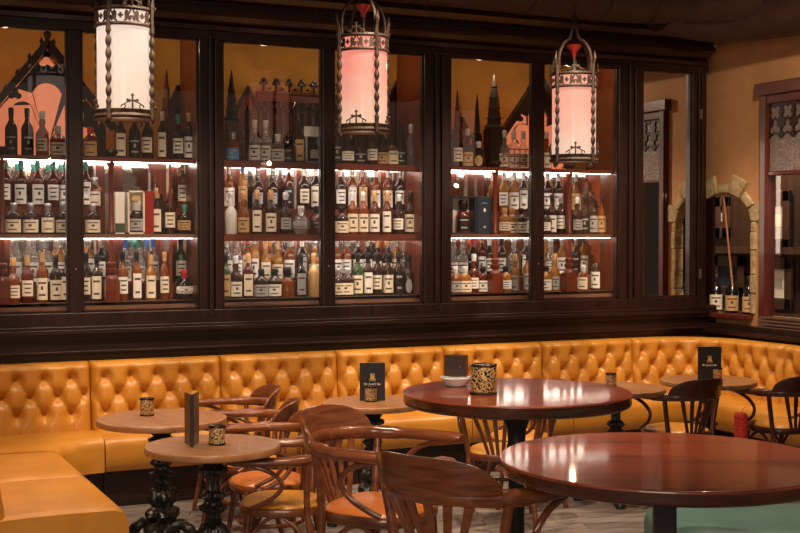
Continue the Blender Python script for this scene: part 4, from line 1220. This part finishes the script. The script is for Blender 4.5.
# ------------------------------------------------------------------ teal bench under the near table
pa = DL(4.42, .91 + .62)
t = thing('upholstered_bench', (pa.x, pa.y, 0), 'teal leather bench under the nearest high table, lower right corner', 'bench', rz=-YAW)
m = MB(); prof = [(.0, .60), (.0, .70), (.012, .73), (.035, .745), (.30, .752)]
A = []
def rr2(u_, v_, z): return (u_, v_, z)
def roundrect(hx, hy, r_, n=6):
    out = []
    for cx, cy, a0 in ((hx - r_, hy - r_, 0), (-hx + r_, hy - r_, pi / 2), (-hx + r_, -hy + r_, pi), (hx - r_, -hy + r_, 1.5 * pi)):
        for i in range(n + 1): out.append((cx + r_ * math.cos(a0 + pi / 2 * i / n), cy + r_ * math.sin(a0 + pi / 2 * i / n)))
    return out
rings = [(0, .58), (0, .69), (.008, .72), (.03, .742), (.07, .752), (.16, .757)]
L_ = [roundrect(.62 - i_, .27 - i_, .06) for i_, _ in rings]
n = len(L_[0])
for (i_, z_), ring in zip(rings, L_):
    for x_, y_ in ring: m.v.append((x_, y_, z_))
for j in range(len(rings) - 1):
    for i in range(n): m.face((j * n + i, j * n + (i + 1) % n, (j + 1) * n + (i + 1) % n, (j + 1) * n + i))
m.face(tuple((len(rings) - 1) * n + i for i in range(n))); m.face(tuple(reversed(range(n))))
m.build('cushion', LEATHERTEAL, t, smooth=True)
MB().box((-.60, -.25, .10), (.60, .25, .58)).box((-.56, -.21, 0), (.56, .21, .10)).build('base', LEATHERTEAL, t, bevel=.01)

# ------------------------------------------------------------------ table-top things
def menu(P, off, z, rot, label, printed=True, wide=.150, hgt=.225):
    t = thing('standing_menu', (P.x + off.x, P.y + off.y, z), label, 'menu', 'standing menus', rot)
    m = MB()
    m.box((-wide / 2, -.004, 0), (wide / 2, .0, hgt)); fc = m.build('front_cover', CARD, t)
    m = MB(); Mx = Matrix.Translation((-wide / 2, 0, 0)) @ Matrix.Rotation(.35, 4, 'Z'); m.box((0, .0, 0), (wide, .004, hgt), Mx); m.build('rear_cover', CARD, t)
    MB().box((-wide / 2, -.0045, hgt), (wide / 2, .001, hgt + .002)).build('top_edge', TANP, t)
    if printed:
        e = MB(); y = -.005
        # hat, crossed scroll and ribbon emblem in gold
        zc = hgt * .60
        polys = [[(-.014, zc - .002), (-.011, zc + .010), (-.013, zc + .026), (-.004, zc + .028), (-.002, zc + .014), (.002, zc + .014), (.004, zc + .028), (.013, zc + .026), (.011, zc + .010), (.014, zc - .002)],
                 [(-.022, zc - .014), (-.014, zc - .002), (.014, zc - .002), (.022, zc - .014), (.012, zc - .009), (0, zc - .007), (-.012, zc - .009)],
                 [(-.018, zc - .022), (-.004, zc - .0105), (.018, zc - .022), (.020, zc - .018), (.004, zc - .0085), (-.020, zc - .018)]]
        for pl in polys:
            n = len(e.v); e.v += [(x_, y, z_) for x_, z_ in pl]; e.v += [(x_, y + .0006, z_) for x_, z_ in pl]; k_ = len(pl)
            e.face(tuple(n + i for i in range(k_)))
            for i in range(k_): e.face((n + i, n + (i + 1) % k_, n + k_ + (i + 1) % k_, n + k_ + i))
        e.build('emblem', GOLD, fc)
        cu = bpy.data.curves.new('lettering', 'FONT'); cu.body = "Mr. Jonel's Bar"; cu.size = .0175; cu.align_x = 'CENTER'; cu.extrude = .0003; cu.offset = .0004
        lo = bpy.data.objects.new('tmp', cu); C.objects.link(lo); bpy.context.view_layer.update()
        me = bpy.data.meshes.new_from_object(lo.evaluated_get(bpy.context.evaluated_depsgraph_get())); bpy.data.objects.remove(lo)
        me.transform(Matrix.Translation((0, -.0048, zc - .042)) @ Matrix.Rotation(pi / 2, 4, 'X')); me.materials.clear(); me.materials.append(CREAMP)
        o = bpy.data.objects.new('lettering', me); C.objects.link(o); o.parent = fc
    return t
def on(px, y, ztop): # point on a horizontal top seen at this pixel
    return atZ(px, y, ztop)
def place(px, y, ztop): p = atZ(px, y, ztop); return Vector((p.x, p.y, 0))
ZR = Vector((0, 0, 0))
p = place(372.5, 400.5, .751); menu(p, ZR, .751, -YAW, 'black standing menu with a gold emblem on the mid-picture small table', wide=.152, hgt=.228)
p = place(709.5, 379.5, .751); menu(p, ZR, .751, -YAW, 'black standing menu with a gold emblem on the farthest small table', wide=.16, hgt=.228)
# upright wooden menu holder on table 2 (a leather-bound book seen by its spine)
p = place(192, 447, .751)
t = thing('menu_book', (p.x, p.y, .751), 'upright brown leather menu standing half open on the left small table', 'menu', rz=-YAW + .17)
for s_, nm in ((-1, 'left_cover'), (1, 'right_cover')):
    Mx = Matrix.Rotation(s_ * .30, 4, 'Z')
    MB().box((s_ * .004 if s_ > 0 else -.010, 0, 0), (.010 if s_ > 0 else -.004, .13, .245), Mx).build('cover', textured('menu_leather_' + nm, (.10, .045, .025), (.17, .08, .045), (1, 1, 1), 30, .4, .2, .1), t)
MB().box((-.010, -.004, 0), (.010, .004, .245)).build('spine', BLACK, t)
MB().box((-.008, .004, .236), (.008, .09, .240)).build('pages', CREAMP, t)

def candle(px, y, ztop, r, h, label, mat=FILIS, group='small filigree candle holders'):
    p = place(px, y, ztop)
    t = thing('candle_holder', (p.x, p.y, ztop + .0005), label, 'candle holder', group)
    MB().lathe([(r * .98, .004), (r, .006), (r, h - .008), (r * .97, h - .008), (r * .97, .004)], 32).build('filigree_sleeve', mat, t, smooth=True)
    MB().lathe([(r * .9, h - .008), (r * 1.03, h - .01), (r * 1.05, h - .003), (r * 1.0, h), (r * .9, h - .002)], 32).build('rim', plain('dark_bronze_rim', (.10, .06, .04), .25, .9), t, smooth=True)
    MB().lathe([(0, 0), (r * 1.05, 0), (r * 1.08, .005), (r * 1.0, .009), (0, .009)], 32).build('foot', BLACK, t, smooth=True)
    MB().lathe([(0, .009), (r * .85, .009), (r * .85, h * .62), (0, h * .62)], 24).build('wax', CANDLE, t)
    return t
candle(147, 415.5, .75, .038, .098, 'small filigree candle holder on the leftmost round table')
candle(217, 444.5, .75, .038, .092, 'small filigree candle holder beside the upright leather menu')
candle(371, 401.5, .75, .036, .092, 'small filigree candle holder before the mid-picture standing menu')
candle(611, 386.5, .75, .036, .088, 'small filigree candle holder on the table behind the high table')
candle(717, 379.5, .75, .034, .082, 'small filigree candle holder before the farthest standing menu')
candle(483.5, 393.5, 1.065, .056, .128, 'large brass filigree candle holder on the high mahogany table', FILI, 'large candle holder')
# napkin dish with the dark box on it
p = place(456, 386, 1.065)
t = thing('napkin_dish', (p.x, p.y, 1.0655), 'white crumpled napkin dish on the high table, under a dark box', 'dish', rz=-YAW); t.scale = (1.2, 1.2, 1.0)
MB().lathe([(0, 0), (.035, 0), (.042, .006), (.048, .02), (.060, .038), (.058, .041), (.044, .022), (0, .014)], 28, mod=lambda a, z: 1 + .05 * math.sin(5 * a) * (z > .01)).build('dish', CERAMIC, t, smooth=True)
m = MB()
for k in range(4):
    a = k * .7
    m.lathe([(0, .018 + .004 * k), (.05, .034 + .003 * k), (.053, .036 + .003 * k), (0, .028 + .004 * k)], 5, M=Matrix.Rotation(a, 4, 'Z'))
m.build('napkin', NAPKIN, t)
t = thing('menu_box', (p.x, p.y, 1.0655 + .042), 'dark brown box standing on the white napkin dish of the high table', 'box', rz=-YAW - .28)
bx_ = MB().box((-.050, -.018, 0), (.050, .025, .098)); bx_.build('box_body', plain('dark_brown_box', (.040, .018, .014), .5), t, bevel=.002)
MB().box((.050, -.016, .004), (.0515, .022, .094)).build('side_panel', plain('brown_side', (.16, .065, .03), .5), t)
MB().lathe([(0, 0), (.003, 0), (.003, .003), (0, .003)], 8, M=Matrix.Translation((.024, -.018, .048)) @ Matrix.Rotation(pi / 2, 4, 'X')).build('stud', HINGE, t)

# red ribbed post
p = DL(7.55, (742 - 400) / FOC * 7.55)
t = thing('ribbed_post', (p.x, p.y, 0), 'bright red ribbed post between the two right-hand armchairs', 'post')
m = MB(); prof = [(.045, .0)]; z_ = .0
while z_ < .64: prof += [(.042, z_ + .004), (.036, z_ + .012), (.042, z_ + .020)]; z_ += .02
prof += [(.042, .66), (.03, .672), (0, .675)]
m.lathe(prof, 20); m.build('ribbed_sleeve', REDRUB, t, smooth=True)

# three old bottles on the arch sill
for px, nm, lab in ((716, 'cream', 'c'), (732, 'tan', 't'), (749, 'tan', 't')):
    pp = atX(px, 300, XR + .05)
    o = bpy.data.objects.new('old_bottle', bottle_mesh('squat', 'black')); C.objects.link(o)
    o.location = (pp.x, pp.y, 1.0905); o.scale = (1.15, 1.15, 1.62); o.rotation_euler = (0, 0, -math.atan2(pp.x, pp.y))
    tag(o, {716: 'leftmost black bottle with cream crest label on the arch sill', 732: 'middle black bottle with tan crest label on the arch sill', 749: 'rightmost black bottle with tan crest label on the arch sill'}[px], 'bottle', 'old bottles on the arch sill')
    l = bpy.data.objects.new('label', label_mesh('squat', lab, 0)); C.objects.link(l); l.parent = o
    c = bpy.data.objects.new('cap', cap_mesh('squat', 'k')); C.objects.link(c); c.parent = o
# tap pull / wooden pole leaning in the arch
po = MB().sweep([atX(735, 311, XR + .04), atX(723, 190, XR + .02)], (.008, .008), 8)
tag(po.build('wooden_pole', textured('pale_pole', (.30, .12, .05), (.45, .2, .09), (1, 1, .1), 10, .5)), 'thin pale wooden pole leaning inside the stone arch', 'pole')
# framed pictures on the far room wall
def picture(px, y0, y1, px1, label, paper, mat=DARKWOOD, art=None):
    a = atX(px, y1, 7.74); b = atX(px1, y0, 7.74)
    yy0, yy1 = sorted((a.y, b.y)); z0, z1 = a.z, b.z
    t = thing('framed_picture', (7.74, (yy0 + yy1) / 2, z0), label, 'picture', 'framed pictures in the room beyond')
    h = (yy1 - yy0) / 2; H = z1 - z0
    MB().box((-.03, -h, 0), (0, -h + .09, H)).box((-.03, h - .09, 0), (0, h, H)).box((-.03, -h, 0), (0, h, .10)).box((-.03, -h, H - .10), (0, h, H)).build('frame', mat, t, bevel=.006)
    MB().box((-.012, -h + .09, .10), (-.002, h - .09, H - .10)).build('mount', paper, t)
    if art: MB().box((-.014, -h * .3, H * .4), (-.012, h * .3, H * .6)).build('print', art, t)
FR2 = textured('picture_frame_wood', (.05, .025, .018), (.10, .055, .04), (1, 1, 1), 20, .4, .2)
picture(716, 196, 238, 731, 'red print in a dark frame, seen through the stone arch', REDBOX, FR2, WHITEP)
picture(714, 256, 296, 746, 'dark framed picture low down, seen through the stone arch', NAVY, FR2, None)
picture(766, 190, 250, 792, 'dark framed pale print, upper one seen through the right window', GREYP, FR2, CREAMP)
picture(764, 258, 308, 794, 'dark framed pale print, lower one seen through the right window', WHITEP, FR2, GREYP)
struct('trim_7', MB().box((7.67, 5.6, atX(740, 250, 7.7).z - .03), (7.75, 10.4, atX(740, 250, 7.7).z + .03)).box((7.70, 5.6, 1.0), (7.75, 10.4, 1.06)), FR2, 'dado rails on the far room wall', 'trim')
spot('far_room_fill', (7.2, 8.6, 3.5), (7.74, 9.2, 1.6), 300, WARM, 120)  # unseen light added so the pictures in the far room show
